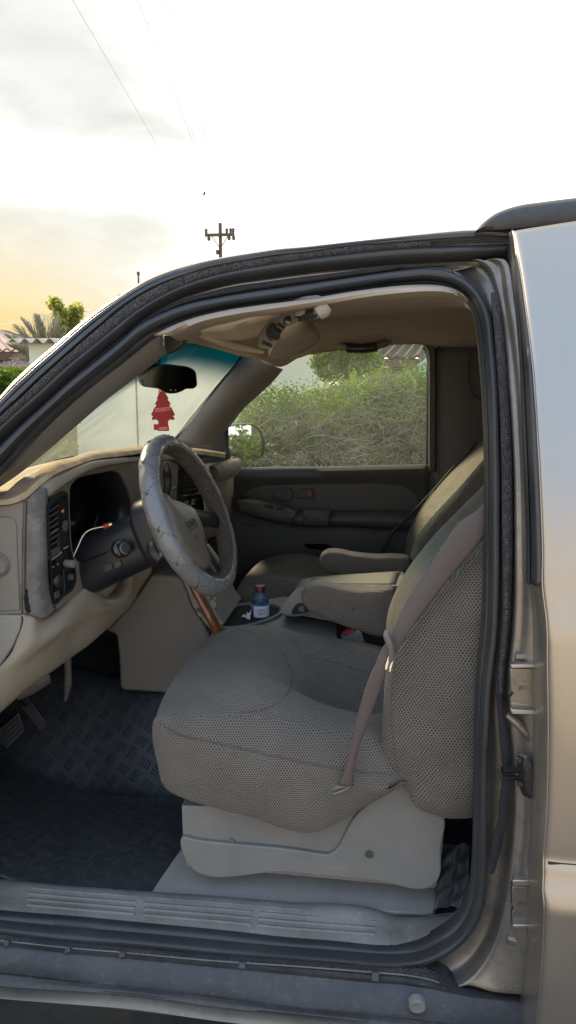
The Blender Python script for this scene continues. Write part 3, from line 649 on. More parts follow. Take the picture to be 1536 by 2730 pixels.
MB().tube(rS([(795,1424,3.105),(850,1427,3.104),(880,1435,3.104),(900,1450,3.105)]), .002, 6, n=20).build('trim_seam', M['rubber'], pdoor)
# glass, its black edge, and the sail panel in front of it
wo = [(606,1248),(604,1136),(640,1099),(700,1038),(749,985),(800,957),(860,941),(950,929),(1060,920),(1120,919),(1140,926),(1148,945),(1146,1244)]
glass = MB().slab(rS(wo, 3.19), (0, .004, 0)).build('door_window', M['win'], pdoor, smooth=0)
MB().slab(rS([(1128,914),(1160,914),(1160,1256),(1146,1256),(1146,960),(1142,934)], 3.035), (0, .10, 0)).build('window_run', M['blackp'], glass)
MB().tube(rS([(1132,921),(1142,930),(1147,950),(1147,1000),(1145,1150),(1143,1246)], 3.175), .016, 8, n=40).build('window_run', M['rubber'], glass)
MB().bar(S(600,1252,3.18), S(1146,1243,3.18), .02, .010).build('window_sweep', M['trim'], glass)
MB().slab(rS([(468,1176),(500,1172),(560,1150),(606,1136),(608,1252),(540,1262),(468,1240)], 3.16), (0, .03, 0)).build('sail_panel', M['trim_dark'], pdoor, bevel=.004)
MB().tube(rS([(605,1136),(606,1190),(610,1252)], 3.15), .007, 8).build('window_post', M['rubber'], glass)
# etched mark low in the corner of the glass
em = MB()
for k, (w, yy) in enumerate(((10, 1206), (16, 1211), (24, 1216), (24, 1221), (16, 1225), (12, 1229))):
    x = 1107-w/2
    while x < 1107+w/2:
        ww = rnd.uniform(1.2, 3.2); em.slab(rS([(x, yy), (x+ww, yy), (x+ww, yy+2.2), (x, yy+2.2)], 3.187), (0, .0008, 0)); x += ww+1.2
em.slab(rS([(1116,1204),(1121,1204),(1121,1208),(1116,1208)], 3.187), (0, .0008, 0))
em.build('etched_mark', M['white'], glass, smooth=0)

# ---- far door mirror
mg = resamp(rS([(607,1140),(625,1135),(650,1132),(672,1135),(688,1146),(697,1165),(700,1195),(696,1215),(682,1226),(650,1236),(622,1243),(610,1240),(606,1200)], 3.40), 60, True)
c = mg.mean(0); nn = np.array([math.cos(math.radians(-35.0)), math.sin(math.radians(-35.0)), .052]); nn /= np.linalg.norm(nn)
# lay the outline on the tilted mirror plane, keeping its sight lines
mpl = np.array([EYE+(p-EYE)*(np.dot(c-EYE, nn)/np.dot(p-EYE, nn)) for p in mg])
hous = MB().grid(np.array([mpl+nn*.004, c+(mpl-c)*1.05+nn*.008, c+(mpl-c)*1.09-nn*.004, c+(mpl-c)*1.04-nn*.05, c+(mpl-c)*.75-nn*.10, c+(mpl-c)*.1-nn*.115]), cu=True).build('wing_mirror', M['blackp'], suv, smooth=60)
MB().slab(c+(mpl-c)*1.0, -nn*.004).build('mirror_glass', M['mirror'], hous, smooth=0)
MB().bar(S(600,1215,3.2), S(640,1205,3.44)-nn*.07, .05, .07).build('mirror_arm', M['blackp'], hous, bevel=.01)

# ---- floor, sill, rocker
def floor_z(x, y):
    t = (y-1.98)/.24; t = min(max(t, 0), 1); z = .335+.30*(t*t*(3-2*t))
    if y > 2.5:
        t = min(max((y-2.5)/.2, 0), 1); z = .635-.28*(t*t*(3-2*t))
    u = max(0, -.80-x); z += .55*u*u/(.25+u) if u > 0 else 0
    return z
ys = np.concatenate([np.linspace(1.575, 2.3, 40), np.linspace(2.4, 3.1, 20)]); xs = np.linspace(-1.75, .9, 70)
fl_ = MB().grid(np.array([[[x, y, floor_z(x, y)+.004*math.sin(9*x+5*y)*math.sin(13*y-4*x)] for x in xs] for y in ys])).build('cabin_floor', M['carpet'], suv, solid=.01, off=-1)
inner = [(-80,2338),(0,2345),(166,2362),(373,2377),(600,2393),(768,2407),(1001,2425),(1054,2441),(1150,2444),(1208,2439),(1226,2421)]
outer_ = [(-80,2432),(0,2441),(166,2455),(373,2474),(600,2495),(768,2513),(900,2522),(1051,2533),(1100,2529),(1160,2504),(1214,2469),(1240,2424)]
si, so = resamp(rS(inner, 1.585), 120), resamp(rB(outer_, 1.50), 120)
sill = sheet('sill_plate', [si+np.array([0, .02, -.03]), si, between(si, so, .06, 0)+np.array([0, 0, .003]), between(si, so, .5, 0)+np.array([0, 0, .002]), between(si, so, .92, 0)+np.array([0, 0, .001]), so, so+np.array([0, -.002, -.02])], 120, 40, M['sill_trim'], suv, smooth=False, solid=.003, off=0)
rib = MB()
def sp(x, t):      # a point on the sill plate at picture column x, share t from inner to outer edge
    a = np.array([np.interp(x, [p[0] for p in inner], [p[1] for p in inner]), np.interp(x, [p[0] for p in outer_], [p[1] for p in outer_])])
    xx = x-14*(t-.5)
    y = a[0]*(1-t)+a[1]*t
    d = ray(xx, y)
    i = np.argmin(np.abs(si[:, 0]-x*0)) if False else None
    Y = 1.585*(1-t)+1.50*t
    return S(xx, y, Y)
for x0, x1 in ((75, 362), (384, 672), (690, 1003)):
    for t in (.20, .36, .52, .68):
        pts = [sp(x, t)+np.array([0, 0, .004]) for x in np.linspace(x0, x1, 14)]
        rib.tube(np.array(pts), .0038, 8, prof=[(1.15*math.cos(a), 1.2*math.sin(a)) for a in np.linspace(0, 2*np.pi, 8, endpoint=False)], up=(0, 0, 1))
rib.build('ribs', M['sill_trim'], sill, smooth=60)
MB().tube([sp(1052, .05)+[0, 0, .004], sp(1050, .5)+[0, 0, .004], sp(1050, .97)+[0, 0, .003]], .002, 6).build('trim_joint', M['rubber'], sill)
MB().tube([sp(x, .03)+np.array([0, .0, .005]) for x in (1056, 1100, 1150, 1200)], .0022, 6).build('trim_joint', M['rubber_dusty'], sill)
# rocker: flocked strip, slotted guard, step, and the painted lower edge
R0 = [(-80,2468),(0,2478),(166,2501),(373,2515),(600,2538),(768,2547),(980,2563),(1100,2567),(1123,2567),(1160,2585),(1218,2618),(1255,2634),(1330,2641),(1425,2654)]
R1 = [(-80,2500),(0,2507),(178,2526),(319,2538),(600,2563),(768,2574),(1001,2592),(1090,2600),(1115,2604),(1150,2612),(1210,2634),(1250,2644),(1330,2652),(1425,2664)]
R2 = [(-80,2510),(0,2518),(178,2537),(319,2549),(600,2576),(768,2590),(1001,2613),(1080,2619),(1110,2624),(1150,2630),(1210,2644),(1250,2652),(1330,2662),(1425,2674)]
R3 = [(-80,2583),(0,2590),(178,2611),(290,2625),(600,2658),(768,2685),(1001,2706),(1086,2712),(1130,2718),(1170,2723),(1230,2730),(1270,2735),(1340,2743),(1425,2754)]
R4 = [(-80,2622),(0,2631),(178,2643),(331,2652),(600,2689),(768,2707),(980,2731),(1080,2743),(1130,2749),(1170,2754),(1230,2762),(1270,2766),(1340,2775),(1425,2786)]
R5 = [(-80,2645),(0,2653),(178,2669),(331,2686),(600,2718),(768,2738),(980,2764),(1080,2777),(1130,2783),(1170,2788),(1230,2795),(1270,2800),(1340,2808),(1425,2818)]
q = [resamp(rB(r, b), 140) for r, b in ((R0, 1.475), (R1, 1.445), (R2, 1.435), (R3, 1.395), (R4, 1.375), (R5, 1.36))]
rocker = sheet('rocker_guard', [q[0]+np.array([0, .03, 0]), q[0], between(q[0], q[1], .3, .012), between(q[0], q[1], .85, .008), q[1], between(q[1], q[2], .25, .010), between(q[1], q[2], .75, .010), q[2], between(q[2], q[3], .2, .012), between(q[2], q[3], .75, .014), between(q[2], q[3], .92, -.003), q[3], between(q[3], q[4], .12, .014), between(q[3], q[4], .7, .006), q[4]], 140, None, M['rubber_dusty'], suv, sv=False, smooth=False, solid=.003, off=0)
sheet('flocked_strip', [between(q[0], q[1], .25, .004), between(q[0], q[1], .5, -.0015), between(q[0], q[1], .9, -.0015), between(q[0], q[1], .97, .006)], 140, 9, M['fuzz'], rocker, solid=.002, off=0)
for x in (22, 178, 330, 650, 1002):
    i = int(np.interp(x, [S_[0] for S_ in R1], np.linspace(0, 139, len(R1))))
    i = int(np.argmin(np.abs(768+FOC*((q[1]-EYE)@RT)/((q[1]-EYE)@FW)-x)))
    MB().bar(q[1][i]+[0, -.002, .002], q[2][i]+[0, -.002, -.002], .016, .008, up=(0, 1, 0)).build('guard_bridge', M['rubber_dusty'], rocker, bevel=.002)
MB().tube(between(q[1], q[1], 0, -.001)[:118], .0016, 6).build('scuffed_edge', M['sill_trim'], rocker)
sheet('sill_panel', [q[4]+np.array([0, .004, 0]), between(q[4], q[5], .2, -.010), between(q[4], q[5], .5, -.018), between(q[4], q[5], .8, -.012), q[5], q[5]+np.array([0, .10, .0]), q[5]+np.array([0, .35, .02])], 140, 40, M['paint_dirty'], rocker, smooth=False, solid=.004, off=0)
bc = B(1112, 2674, 1.402)
cap_ = MB().lathe([(0, -.010), (.009, -.0095), (.0125, -.011), (.0165, -.010), (.0175, -.006), (.0175, .006)], bc, (0, 1, .15), 28).build('bolt_cap', M['seatbase'], rocker)
# ================================================================== dashboard
def yd(x): return float(np.interp(x, [-60, 62, 120, 200, 366, 440, 520], [1.565, 1.59, 1.63, 1.74, 2.04, 2.12, 2.25]))
def rD(pts, dy=0.0): return np.array([S(p[0], p[1], (p[2] if len(p) > 2 else yd(p[0]))+dy) for p in pts])
prof = np.array([[-.84, .90], [-.80, 1.02], [-.84, 1.18], [-.84, 1.28], [-1.25, 1.22], [-1.3, .9]])
dash = MB().slab(np.array([[x, 1.66, z] for x, z in prof]), (0, 1.44, 0)).build('dashboard', M['trim_dark'], suv, bevel=.02)
# end panel facing the open door, with its inset cover and round outlet
MB().slab(rS([(-60,1350),(0,1346),(36,1342),(62,1335),(65,1355),(61,1421),(58,1531),(59,1637),(0,1640),(-60,1642)], 1.588), (0, .03, 0)).build('end_panel', M['endpanel'], dash, bevel=.003)
MB().slab(rS([(-60,1376),(0,1376),(28,1379),(38,1386),(43,1400),(46,1480),(54,1628),(0,1631),(-60,1633)], 1.584), (0, .012, 0)).build('side_cover', M['endpanel'], dash, bevel=.003)
vo = S(-6, 1506, 1.582)
ov = MB().lathe([(.014, .010), (.0195, .004), (.0215, -.003), (.0245, -.006), (.0275, -.003), (.0285, .004)], vo, (0, 1, 0), 36).build('round_outlet', M['trim'], dash, smooth=60)
mb = MB()
for k in range(-3, 4): mb.bar(vo+[-.022, .008, .006*k-.01], vo+[.022, .008, .006*k+.01], .002, .004)
mb.build('outlet_slats', M['blackp'], ov)
MB().lathe([(0, .013), (.022, .012)], vo, (0, 1, 0), 24).build('outlet_duct', M['glossblack'], ov)
MB().slab(rS([(-60,1639),(0,1640),(54,1641),(56,1654),(53,1681),(37,1721),(0,1779),(-60,1850)], 1.582), (0, .03, 0)).build('fuse_cover', M['trim_lite'], dash, bevel=.004)
# bezel: crest, brow, face
crest = [(62,1334),(83,1321),(116,1291),(166,1261),(221,1236),(304,1223.5),(375,1218),(440,1213),(500,1213)]
brow = [(88,1345),(130,1322),(155,1302),(193,1276),(248,1251),(304,1239),(375,1230),(440,1226),(500,1226)]
cb, bb_ = resamp(rD(crest), 80), resamp(rD(brow), 80)
sheet('dash_brow', [cb+np.array([-.06, 0, .004]), cb, between(cb, bb_, .35, 0)+np.array([.010, 0, .004]), between(cb, bb_, .7, 0)+np.array([.013, 0, 0]), bb_, bb_+np.array([-.02, .0, -.008])], 80, 30, M['bolster'], dash, solid=.003, off=0, smooth=80)
O = [(62,1340),(88,1340),(130,1320),(155,1300),(193,1274),(248,1249),(304,1237),(375,1228),(440,1224),(475,1240),(470,1330),(440,1420),(395,1500),(330,1535),(252,1572),(236,1560),(199,1587),(143,1630),(110,1648),(83,1637),(60,1560),(58,1460)]
Hh = [(184,1340),(184.5,1325),(185,1306),(188,1294),(195,1285),(234,1266),(270,1259.5),(304,1255),(318,1261),(331,1280),(345,1315),(353,1345),(352,1385),(335,1440),(290,1470),(250,1500),(228,1500),(212,1500),(200,1490),(195,1478),(189,1440),(186,1390)]
o_ = rD(O); h_ = rD(Hh)
oo, hh = resamp(o_, 120, True, False), resamp(h_, 120, True)
face = sheet('instrument_bezel', [oo+np.array([-.05, .0, 0]), oo, oo*.8+hh*.2+np.array([.006, 0, 0]), oo*.35+hh*.65+np.array([.004, 0, 0]), hh, hh+np.array([-.010, .003, 0])], 120, None, M['bezel'], dash, cu=True, sv=False, smooth=True, solid=.002, off=0)
sheet('gauge_cowl', [hh+np.array([-.008, .0025, 0]), hh+np.array([-.05, .006, 0]), hh+np.array([-.10, .01, 0])], 120, None, M['blackp'], dash, cu=True, sv=False, solid=.002, off=0)
# worn roll at the outer edge of the bezel
wr_ = [rD([(64,1338),(62,1400),(60,1500),(60,1580),(62,1637)], -.004), rD([(78,1326),(76,1400),(75,1500),(77,1590),(84,1641)], -.014), rD([(97,1309),(96,1400),(98,1500),(103,1595),(111,1650)], -.024), rD([(118,1300),(120,1400),(121,1500),(132,1585),(143,1632)], -.026), rD([(127,1330),(127,1400),(129,1480),(137,1600),(150,1622)], -.010)]
sheet('bezel_edge', wr_, 60, 30, M['worn'], dash, solid=.003, off=0, smooth=80)
MB().tube(rD([(70,1336),(68,1400),(66,1500),(67,1590),(72,1638)], -.012), .0014, 6, n=40).build('bezel_gap', M['rubber'], dash)
mb = MB()
for (x, y, w, h) in ((69,1600,4,14),(72,1620,5,12),(69,1580,2,9),(76,1630,3,5)): mb.slab(resamp(rD([(x-w,y-h),(x+w*.6,y-h*.6),(x+w,y),(x+w*.4,y+h),(x-w*.6,y+h*.7)], -.020), 12, True), (.001, .004, 0))
mb.build('peeled_patch', M['blackp'], dash)
# outlet and switch housing, left of the instruments
VH = [(126,1346),(138,1327),(155,1317),(171,1310),(176,1313),(178,1330),(179,1366),(182,1420),(185,1457),(190,1480),(194,1500),(197,1556),(192,1568),(165,1590),(145,1610),(139,1600),(134,1540),(130,1476),(126,1393)]
vh = resamp(rD(VH, -.030), 90, True)
cx_ = vh.mean(0)
vhm = MB().grid(np.array([vh+np.array([.0, 0, 0]), vh+np.array([.004, -.002, 0]), cx_+(vh-cx_)*.93+np.array([.004, -.002, 0]), cx_+(vh-cx_)*.91+np.array([-.006, .004, 0]), cx_+(vh-cx_)*.5+np.array([-.010, .006, 0]), cx_+(vh-cx_)*.02+np.array([-.010, .006, 0])]), cu=True).build('outlet_housing', M['blackp'], dash, solid=.002, off=0)
def onV(x, y, dy=-.034): return S(x, y, yd(x)+dy)
for k in range(9):
    y = 1352+k*15.5
    MB().grid(loft([np.array([onV(129, y+12), onV(156, y-6)]), np.array([onV(130, y+16, -.020), onV(157, y-2, -.020)])], 6, 4)).build('slat', M['trim_dark'] if k != 4 else M['trim'], vhm, solid=.0016, off=0)
MB().slab(np.array([onV(132, 1470, -.036), onV(160, 1458, -.036), onV(163, 1470, -.036), onV(133, 1493, -.036)]), (-.004, .004, 0)).build('outlet_rim', M['trim_dark'], vhm, bevel=.001)
MB().tube(np.array([onV(134, 1495), onV(150, 1484), onV(164, 1472)]), .0018, 6).build('outlet_rim', M['bolster'], vhm)
MB().tube(np.array([onV(170, 1463), onV(182, 1456)]), .0016, 6).build('switch_rim', M['bolster'], vhm)
MB().slab(np.array([onV(164, 1361), onV(171, 1358), onV(171, 1364), onV(169, 1366), onV(164, 1366)]), (-.002, .002, 0)).build('switch_mark', M['orange'], vhm)
MB().slab(resamp(np.array([onV(164, 1400), onV(170, 1386), onV(175, 1388), onV(176, 1402), onV(171, 1416), onV(165, 1414)]), 20, True), (.008, -.006, 0)).build('dimmer_wheel', M['trim_dark'], vhm, bevel=.002)
kn = onV(176, 1502, -.035); kd = np.array([.93, -.30, .02])
MB().lathe([(0, 0), (.0095, 0), (.0095, .018), (.0085, .024), (.006, .025), (0, .025)], kn, kd, 20).build('rotary_knob', M['trim'], vhm, smooth=50)
kb = onV(150, 1548, -.035)
MB().lathe([(0, 0), (.0155, 0), (.0145, .010), (.010, .013), (0, .013)], kb, (.9, -.42, .0), 24).build('headlamp_switch', M['blackp'], vhm, smooth=50)
MB().bar(kb+[.012, -.008, -.012], kb+[.012, -.008, .013], .006, .010).build('switch_grip', M['trim_dark'], vhm, bevel=.002)
MB().lathe([(0, 0), (.008, 0), (.007, .008), (0, .009)], onV(186, 1538, -.036), (.9, -.42, 0), 18).build('small_button', M['trim_dark'], vhm)
MB().slab(np.array([onV(143, 1580, -.036), onV(156, 1572, -.036), onV(158, 1590, -.036), onV(146, 1598, -.036)]), (.004, -.003, 0)).build('small_button', M['trim_dark'], vhm, bevel=.002)
for a_, b_ in (((148,1607),(190,1567)),((172,1585),(170,1520)),((170,1520),(194,1508))):
    MB().tube(np.array([onV(*a_), onV(*b_)]), .0012, 6).build('panel_rib', M['trim_dark'], vhm)
for (x, y) in ((143,1511),(155,1503)): MB().slab(np.array([onV(x-2, y, -.037), onV(x+2, y-1.5, -.037), onV(x+2, y+1.5, -.037), onV(x-2, y+3, -.037)]), (-.001, 0, 0)).build('lamp_symbol', M['trim_lite'], vhm)
# instrument cluster deep in the cowl
MB().grid(loft([rD([(178,1300),(240,1262),(310,1250),(370,1250)], .05), rD([(180,1400),(240,1400),(310,1400),(370,1400)], .06), rD([(190,1500),(240,1520),(300,1520),(370,1520)], .05)], 20, 20)+np.array([-.08, .0, 0])).build('instrument_cluster', M['glossblack'], dash, solid=.003, off=0)
mb = MB()
for (x, y, w, h) in ((222,1395,9,5),(238,1389,2,2),(243,1398,7,5),(205,1390,6,8),(220,1375,8,3)): mb.slab(rD([(x-w,y-h),(x+w,y-h*1.4),(x+w,y+h*.6),(x-w,y+h)], .03)+np.array([-.05, 0, 0]), (-.004, .004, 0))
mb.build('gauge_detail', M['hub'], dash)
# knee bolster
kt = [(56,1640,1.588),(84,1637,1.60),(113,1648,1.63),(145,1637,1.665),(203,1588,1.74),(238,1562,1.79),(252,1576,1.81),(278,1597,1.85),(296,1600,1.88),(315,1596,1.91),(342,1573,1.96),(350,1538,1.99),(404,1510,2.08)]
ktm = [(40,1720,1.575),(80,1700,1.585),(120,1690,1.615),(160,1668,1.655),(215,1628,1.735),(250,1610,1.79),(270,1612,1.82),(295,1615,1.86),(312,1612,1.89),(328,1602,1.92),(350,1580,1.97),(362,1552,2.02),(404,1515,2.085)]
km2 = [(-60,1850,1.575),(30,1800,1.58),(90,1760,1.61),(150,1720,1.66),(210,1675,1.745),(250,1648,1.80),(275,1640,1.84),(300,1632,1.88),(320,1620,1.91),(336,1608,1.94),(356,1583,1.99),(372,1556,2.04),(404,1519,2.09)]
kbm = [(-60,1945,1.60),(0,1897,1.62),(72,1833,1.66),(145,1782,1.72),(210,1736,1.79),(232,1721,1.82),(262,1695,1.86),(290,1669,1.91),(306,1652,1.94),(322,1637,1.97),(348,1610,2.02),(370,1572,2.07),(404,1523,2.11)]
sheet('knee_bolster', [rS(kt)+np.array([-.02, 0, -.002]), rS(kt), rS(ktm), rS(km2), rS(kbm), rS(kbm)+np.array([-.03, .02, -.0])], 120, 40, M['bolster'], dash, solid=.003, off=0, smooth=80)
cup = rS([(249,1562,1.86),(258,1572,1.86),(278,1588,1.88),(296,1592,1.90),(315,1585,1.93),(336,1560,1.97),(346,1536,2.0)])
cup2 = rS([(252,1576,1.81),(265,1588,1.83),(280,1597,1.855),(296,1600,1.88),(315,1596,1.91),(342,1573,1.96),(350,1536,1.99)])
sheet('column_surround', [cup2+np.array([.002, 0, .001]), between(cup2, cup, .5, -.004), cup, cup+np.array([-.06, .02, .0])], 40, 16, M['bolster'], dash, solid=.002, off=0, smooth=80)
MB().tube(rS([(256,1566,1.85),(290,1580,1.87),(320,1560,1.93),(333,1540,1.96)])+np.array([-.03, 0, -.004]), .016, 12, n=24).build('column_boot', M['bolster'], dash)
# side of the centre stack
hp = MB().slab(rS([(404,1531),(349,1612),(322,1639),(290,1677),(310,1694),(316,1741),(320,1830),(323,1837),(330,1841),(420,1847),(560,1858),(560,1700),(534,1650),(511,1617),(495,1571),(486,1550),(477,1541),(465,1536),(440,1534)], 2.12), (0, .30, 0)).build('centre_stack', M['trim'], dash, bevel=.008, seg=3)
MB().slab(rS([(466,1500),(500,1500),(545,1560),(580,1640),(600,1665),(560,1680),(534,1650),(511,1617),(495,1571),(477,1541)], 2.13), (0, .28, 0)).build('stack_face', M['trim_lite'], hp, bevel=.006, seg=3)
MB().tube(rS([(505,1540,2.118),(530,1575,2.118),(548,1612,2.118),(575,1660,2.118)]), .004, 8, n=20).build('stack_edge', M['trim'], hp)
for pts in ([(510,1590),(522,1586),(533,1608),(522,1614)], [(556,1602),(571,1597),(580,1618),(566,1628)], [(520,1625),(540,1640),(545,1650),(528,1645)]):
    MB().slab(rS(pts, 2.10), (0, .03, 0)).build('stack_pocket', M['trim_lite'], hp, bevel=.004)
# centre panel with outlets, radio and switches, seen past the wheel
cp = MB().slab(rS([(400,1212,2.16),(470,1226,2.26),(528,1240,2.40),(540,1250,2.44),(548,1330,2.44),(540,1400,2.42),(470,1400,2.30),(400,1400,2.16)]), (-.02, .004, 0)).build('centre_panel', M['blackp'], dash, bevel=.004)
def slats(x0, x1, y0, y1, n, Y, par, tilt=6, mt='trim'):
    for k in range(n):
        y = y0+(y1-y0)*k/(n-1)
        MB().grid(loft([np.array([S(x0, y+2, Y), S(x1, y-tilt, Y)]), np.array([S(x0, y+6, Y-.016), S(x1, y-tilt+5, Y-.016)])], 6, 4)).build('slat', M[mt], par, solid=.002, off=0)
slats(486, 526, 1252, 1316, 6, 2.33, cp, 4, 'trim_dark')
slats(400, 428, 1252, 1300, 4, 2.16, cp, 4, 'trim_dark')
for a_, b_ in (((484,1243),(528,1238)),((486,1322),(530,1316)),((455,1330),(478,1322)),((528,1238),(532,1316))):
    MB().tube(np.array([S(*a_, 2.31), S(*b_, 2.33)]), .0022, 6).build('outlet_rim', M['trim'], cp)
rad = MB().slab(rS([(402,1300),(434,1298),(436,1320),(404,1324)], 2.14), (-.006, 0, 0)).build('radio', M['trim_dark'], cp, bevel=.002)
for (x, y) in ((404,1275),(410,1290),(424,1285),(423,1268)):
    MB().lathe([(0, 0), (.006, 0), (.005, .008), (0, .008)], S(x, y, 2.14), (.9, -.3, 0), 14).build('radio_knob', M['trim_lite'], rad)
mb = MB()
for (x, y) in ((497,1342),(505,1352),(516,1338)): mb.box(S(x, y, 2.30), (.006, .008, .008))
mb.build('climate_button', M['trim'], cp, bevel=.002)
MB().slab(rS([(519,1335),(523,1335),(523,1341),(519,1341)], 2.29), (-.003, 0, 0)).build('switch_mark', M['red'], cp)
# passenger side of the dashboard
pd = sheet('passenger_dash', [rS([(520,1235,2.42),(560,1232,2.6),(600,1236,2.85),(618,1246,3.05)]), rS([(528,1250,2.40),(566,1250,2.58),(604,1256,2.82),(622,1262,3.04)]), rS([(540,1310,2.38),(575,1312,2.56),(606,1314,2.80),(622,1318,3.03)]), rS([(548,1372,2.38),(570,1362,2.56),(598,1348,2.8),(618,1338,3.03)]), rS([(552,1400,2.40),(575,1385,2.58),(600,1368,2.84),(618,1352,3.05)]), rS([(540,1440,2.5),(570,1430,2.65),(600,1420,2.9),(618,1410,3.08)])], 40, 40, M['bolster'], dash, solid=.004, off=0, smooth=80)
MB().slab(rS([(612,1250),(622,1252),(627,1290),(625,1326),(613,1330),(611,1290)], 2.99), (-.01, .02, 0)).build('end_outlet', M['blackp'], pd, bevel=.002)
slats(613, 623, 1257, 1320, 7, 2.985, pd, 2, 'trim_lite')

# ---- steering wheel and column
WC = np.array([-.4579, 1.80, 1.232]); al, be = .4015, -.1055
wn = np.array([math.cos(al)*math.cos(be), math.cos(al)*math.sin(be), math.sin(al)])
e1 = np.cross([0, 0, 1.0], wn); e1 /= np.linalg.norm(e1); e2 = np.cross(wn, e1)     # e1 across (towards the passenger), e2 up the wheel
def W3(a, b, c): return WC+e1*a+e2*b+wn*c
RW, rw = .1826, .0238
wheel_th = np.linspace(0, 2*np.pi, 145)[:-1]
def rim(part):
    G = []
    for t in wheel_th:
        bumpr = 1+.03*math.sin(9*t+1)+.02*math.sin(23*t)
        rg = []
        for p in part:
            rr = rw*bumpr*(1+.012*math.sin(7*p+31*t))
            rg.append(W3(math.cos(t)*(RW+rr*math.cos(p)), math.sin(t)*(RW+rr*math.cos(p)), rr*math.sin(p)))
        G.append(rg)
    return np.array(G)
wheel = MB().grid(rim(np.linspace(-2.05, 2.05, 33)), cv=True).build('steering_wheel', M['leather'], suv, smooth=180)
MB().grid(rim(np.linspace(2.0, 4.28, 17)), cv=True).build('inner_cover', M['leather_in'], wheel, smooth=180)
st_ = MB()
def rimpt(t, p, lift=1.035): return W3(math.cos(t)*(RW+rw*lift*math.cos(p)), math.sin(t)*(RW+rw*lift*math.cos(p)), rw*lift*math.sin(p))
NZ = 15
for k in range(NZ):
    ta, tb = 2*np.pi*k/NZ, 2*np.pi*(k+1)/NZ
    for sgn in (1, -1):
        pts = [(ta+(tb-ta)*u, sgn*(-1.9+3.8*u)) for u in np.linspace(0, 1, 25)]
        for j in range(0, 24):
            if j % 2 == 0: st_.tube(np.array([rimpt(*pts[j]), rimpt((pts[j][0]+pts[j+1][0])/2, (pts[j][1]+pts[j+1][1])/2, 1.045), rimpt(*pts[j+1])]), .0007, 4, cap=False)
    tm_ = (ta+tb)/2
    for a in np.linspace(0, 2*np.pi, 6)[:-1]:
        st_.tube(np.array([rimpt(tm_, 0, 1.035), rimpt(tm_+.045*math.cos(a)*rnd.uniform(.5, 1), .25*math.sin(a)*rnd.uniform(.6, 1.2), 1.03)]), [.0014, .0003], 4, cap=False)
    for _ in range(3):     # cracks in the old leather
        t0, p0 = rnd.uniform(ta, tb), rnd.uniform(-1.8, 1.9); q = [(t0, p0)]
        for _ in range(4): q.append((q[-1][0]+rnd.uniform(-.018, .018), q[-1][1]+rnd.uniform(.0, .16)))
        st_.tube(np.array([rimpt(*z, 1.02) for z in q]), [.0003, .0008, .0003], 4, cap=False)
st_.build('leather_seam', M['stitch'], wheel, smooth=0)['kind'] = 'stuff'
# hub pad outlined as seen, on a plane just proud of the rim
hubpx = [(431,1331),(454,1331),(488,1343),(516,1362),(529,1389),(541,1423),(548,1480),(561,1503),(556,1513),(529,1515),(506,1493),(470,1445),(446,1380)]
hb = np.array([PL(x, y, WC+wn*.018, wn) for x, y in hubpx]); hb = resamp(hb, 80, True); hc = hb.mean(0)
hub = MB().grid(np.array([hc+(hb-hc)*.80-wn*.055, hc+(hb-hc)*.92-wn*.04, hc+(hb-hc)*1.0-wn*.014, hc+(hb-hc)*1.0, hc+(hb-hc)*.93+wn*.008, hc+(hb-hc)*.7+wn*.014, hc+(hb-hc)*.35+wn*.017, hc+(hb-hc)*.01+wn*.018]), cu=True).build('airbag_pad', M['hub'], wheel, smooth=60)
def wang(x, y):
    p = PL(x, y, WC, wn)-WC; return math.atan2(np.dot(p, e2), np.dot(p, e1))
sa, sb_ = wang(574, 1382), wang(582, 1512)
for a0, w in ((sa, .022), (math.pi-sa, .022), (sb_, .022), (math.pi-sb_, .022)):
    d = np.array([math.cos(a0), math.sin(a0)])
    a, b = W3(d[0]*.06, d[1]*.06, -.020), W3(d[0]*(RW-.012), d[1]*(RW-.012), -.006)
    MB().tube(np.array([a, (a+b)/2+wn*.002, b]), [w*1.2, w, w*1.05], 14, n=12, prof=[(.5*math.cos(t), 1.0*math.sin(t)) for t in np.linspace(0, 2*np.pi, 14, endpoint=False)], up=wn).build('spoke', M['blackp'], wheel, smooth=60)
def onhub(x, y, lift=.0): return PL(x, y, WC+wn*(.0355+lift), wn)
g0, g1 = onhub(499, 1391), onhub(526, 1401)
gx = (g1-g0); L_ = np.linalg.norm(gx); gx /= L_
gy = e2-gx*np.dot(e2, gx)
gc = onhub(512, 1398)
tx = text_mb('GMC', .019, gc, e1, e2, .0012)
tx.build('lettering', M['emblem'], hub, smooth=0)
fr = MB()
for (a, b) in (((-.027, .010), (.027, .010)), ((-.027, -.010), (.027, -.010)), ((-.027, -.010), (-.027, .010)), ((.027, -.010), (.027, .010))):
    fr.bar(gc+e1*a[0]+e2*a[1], gc+e1*b[0]+e2*b[1], .0022, .002, up=wn)
fr.build('emblem_frame', M['emblem'], hub)
fr = MB()
for k in range(3): fr.bar(onhub(522, 1425)+e2*(-.004*k)-e1*.011, onhub(522, 1425)+e2*(-.004*k)+e1*.011, .0012, .001, up=wn)
fr.build('pad_print', M['emblem'], hub)
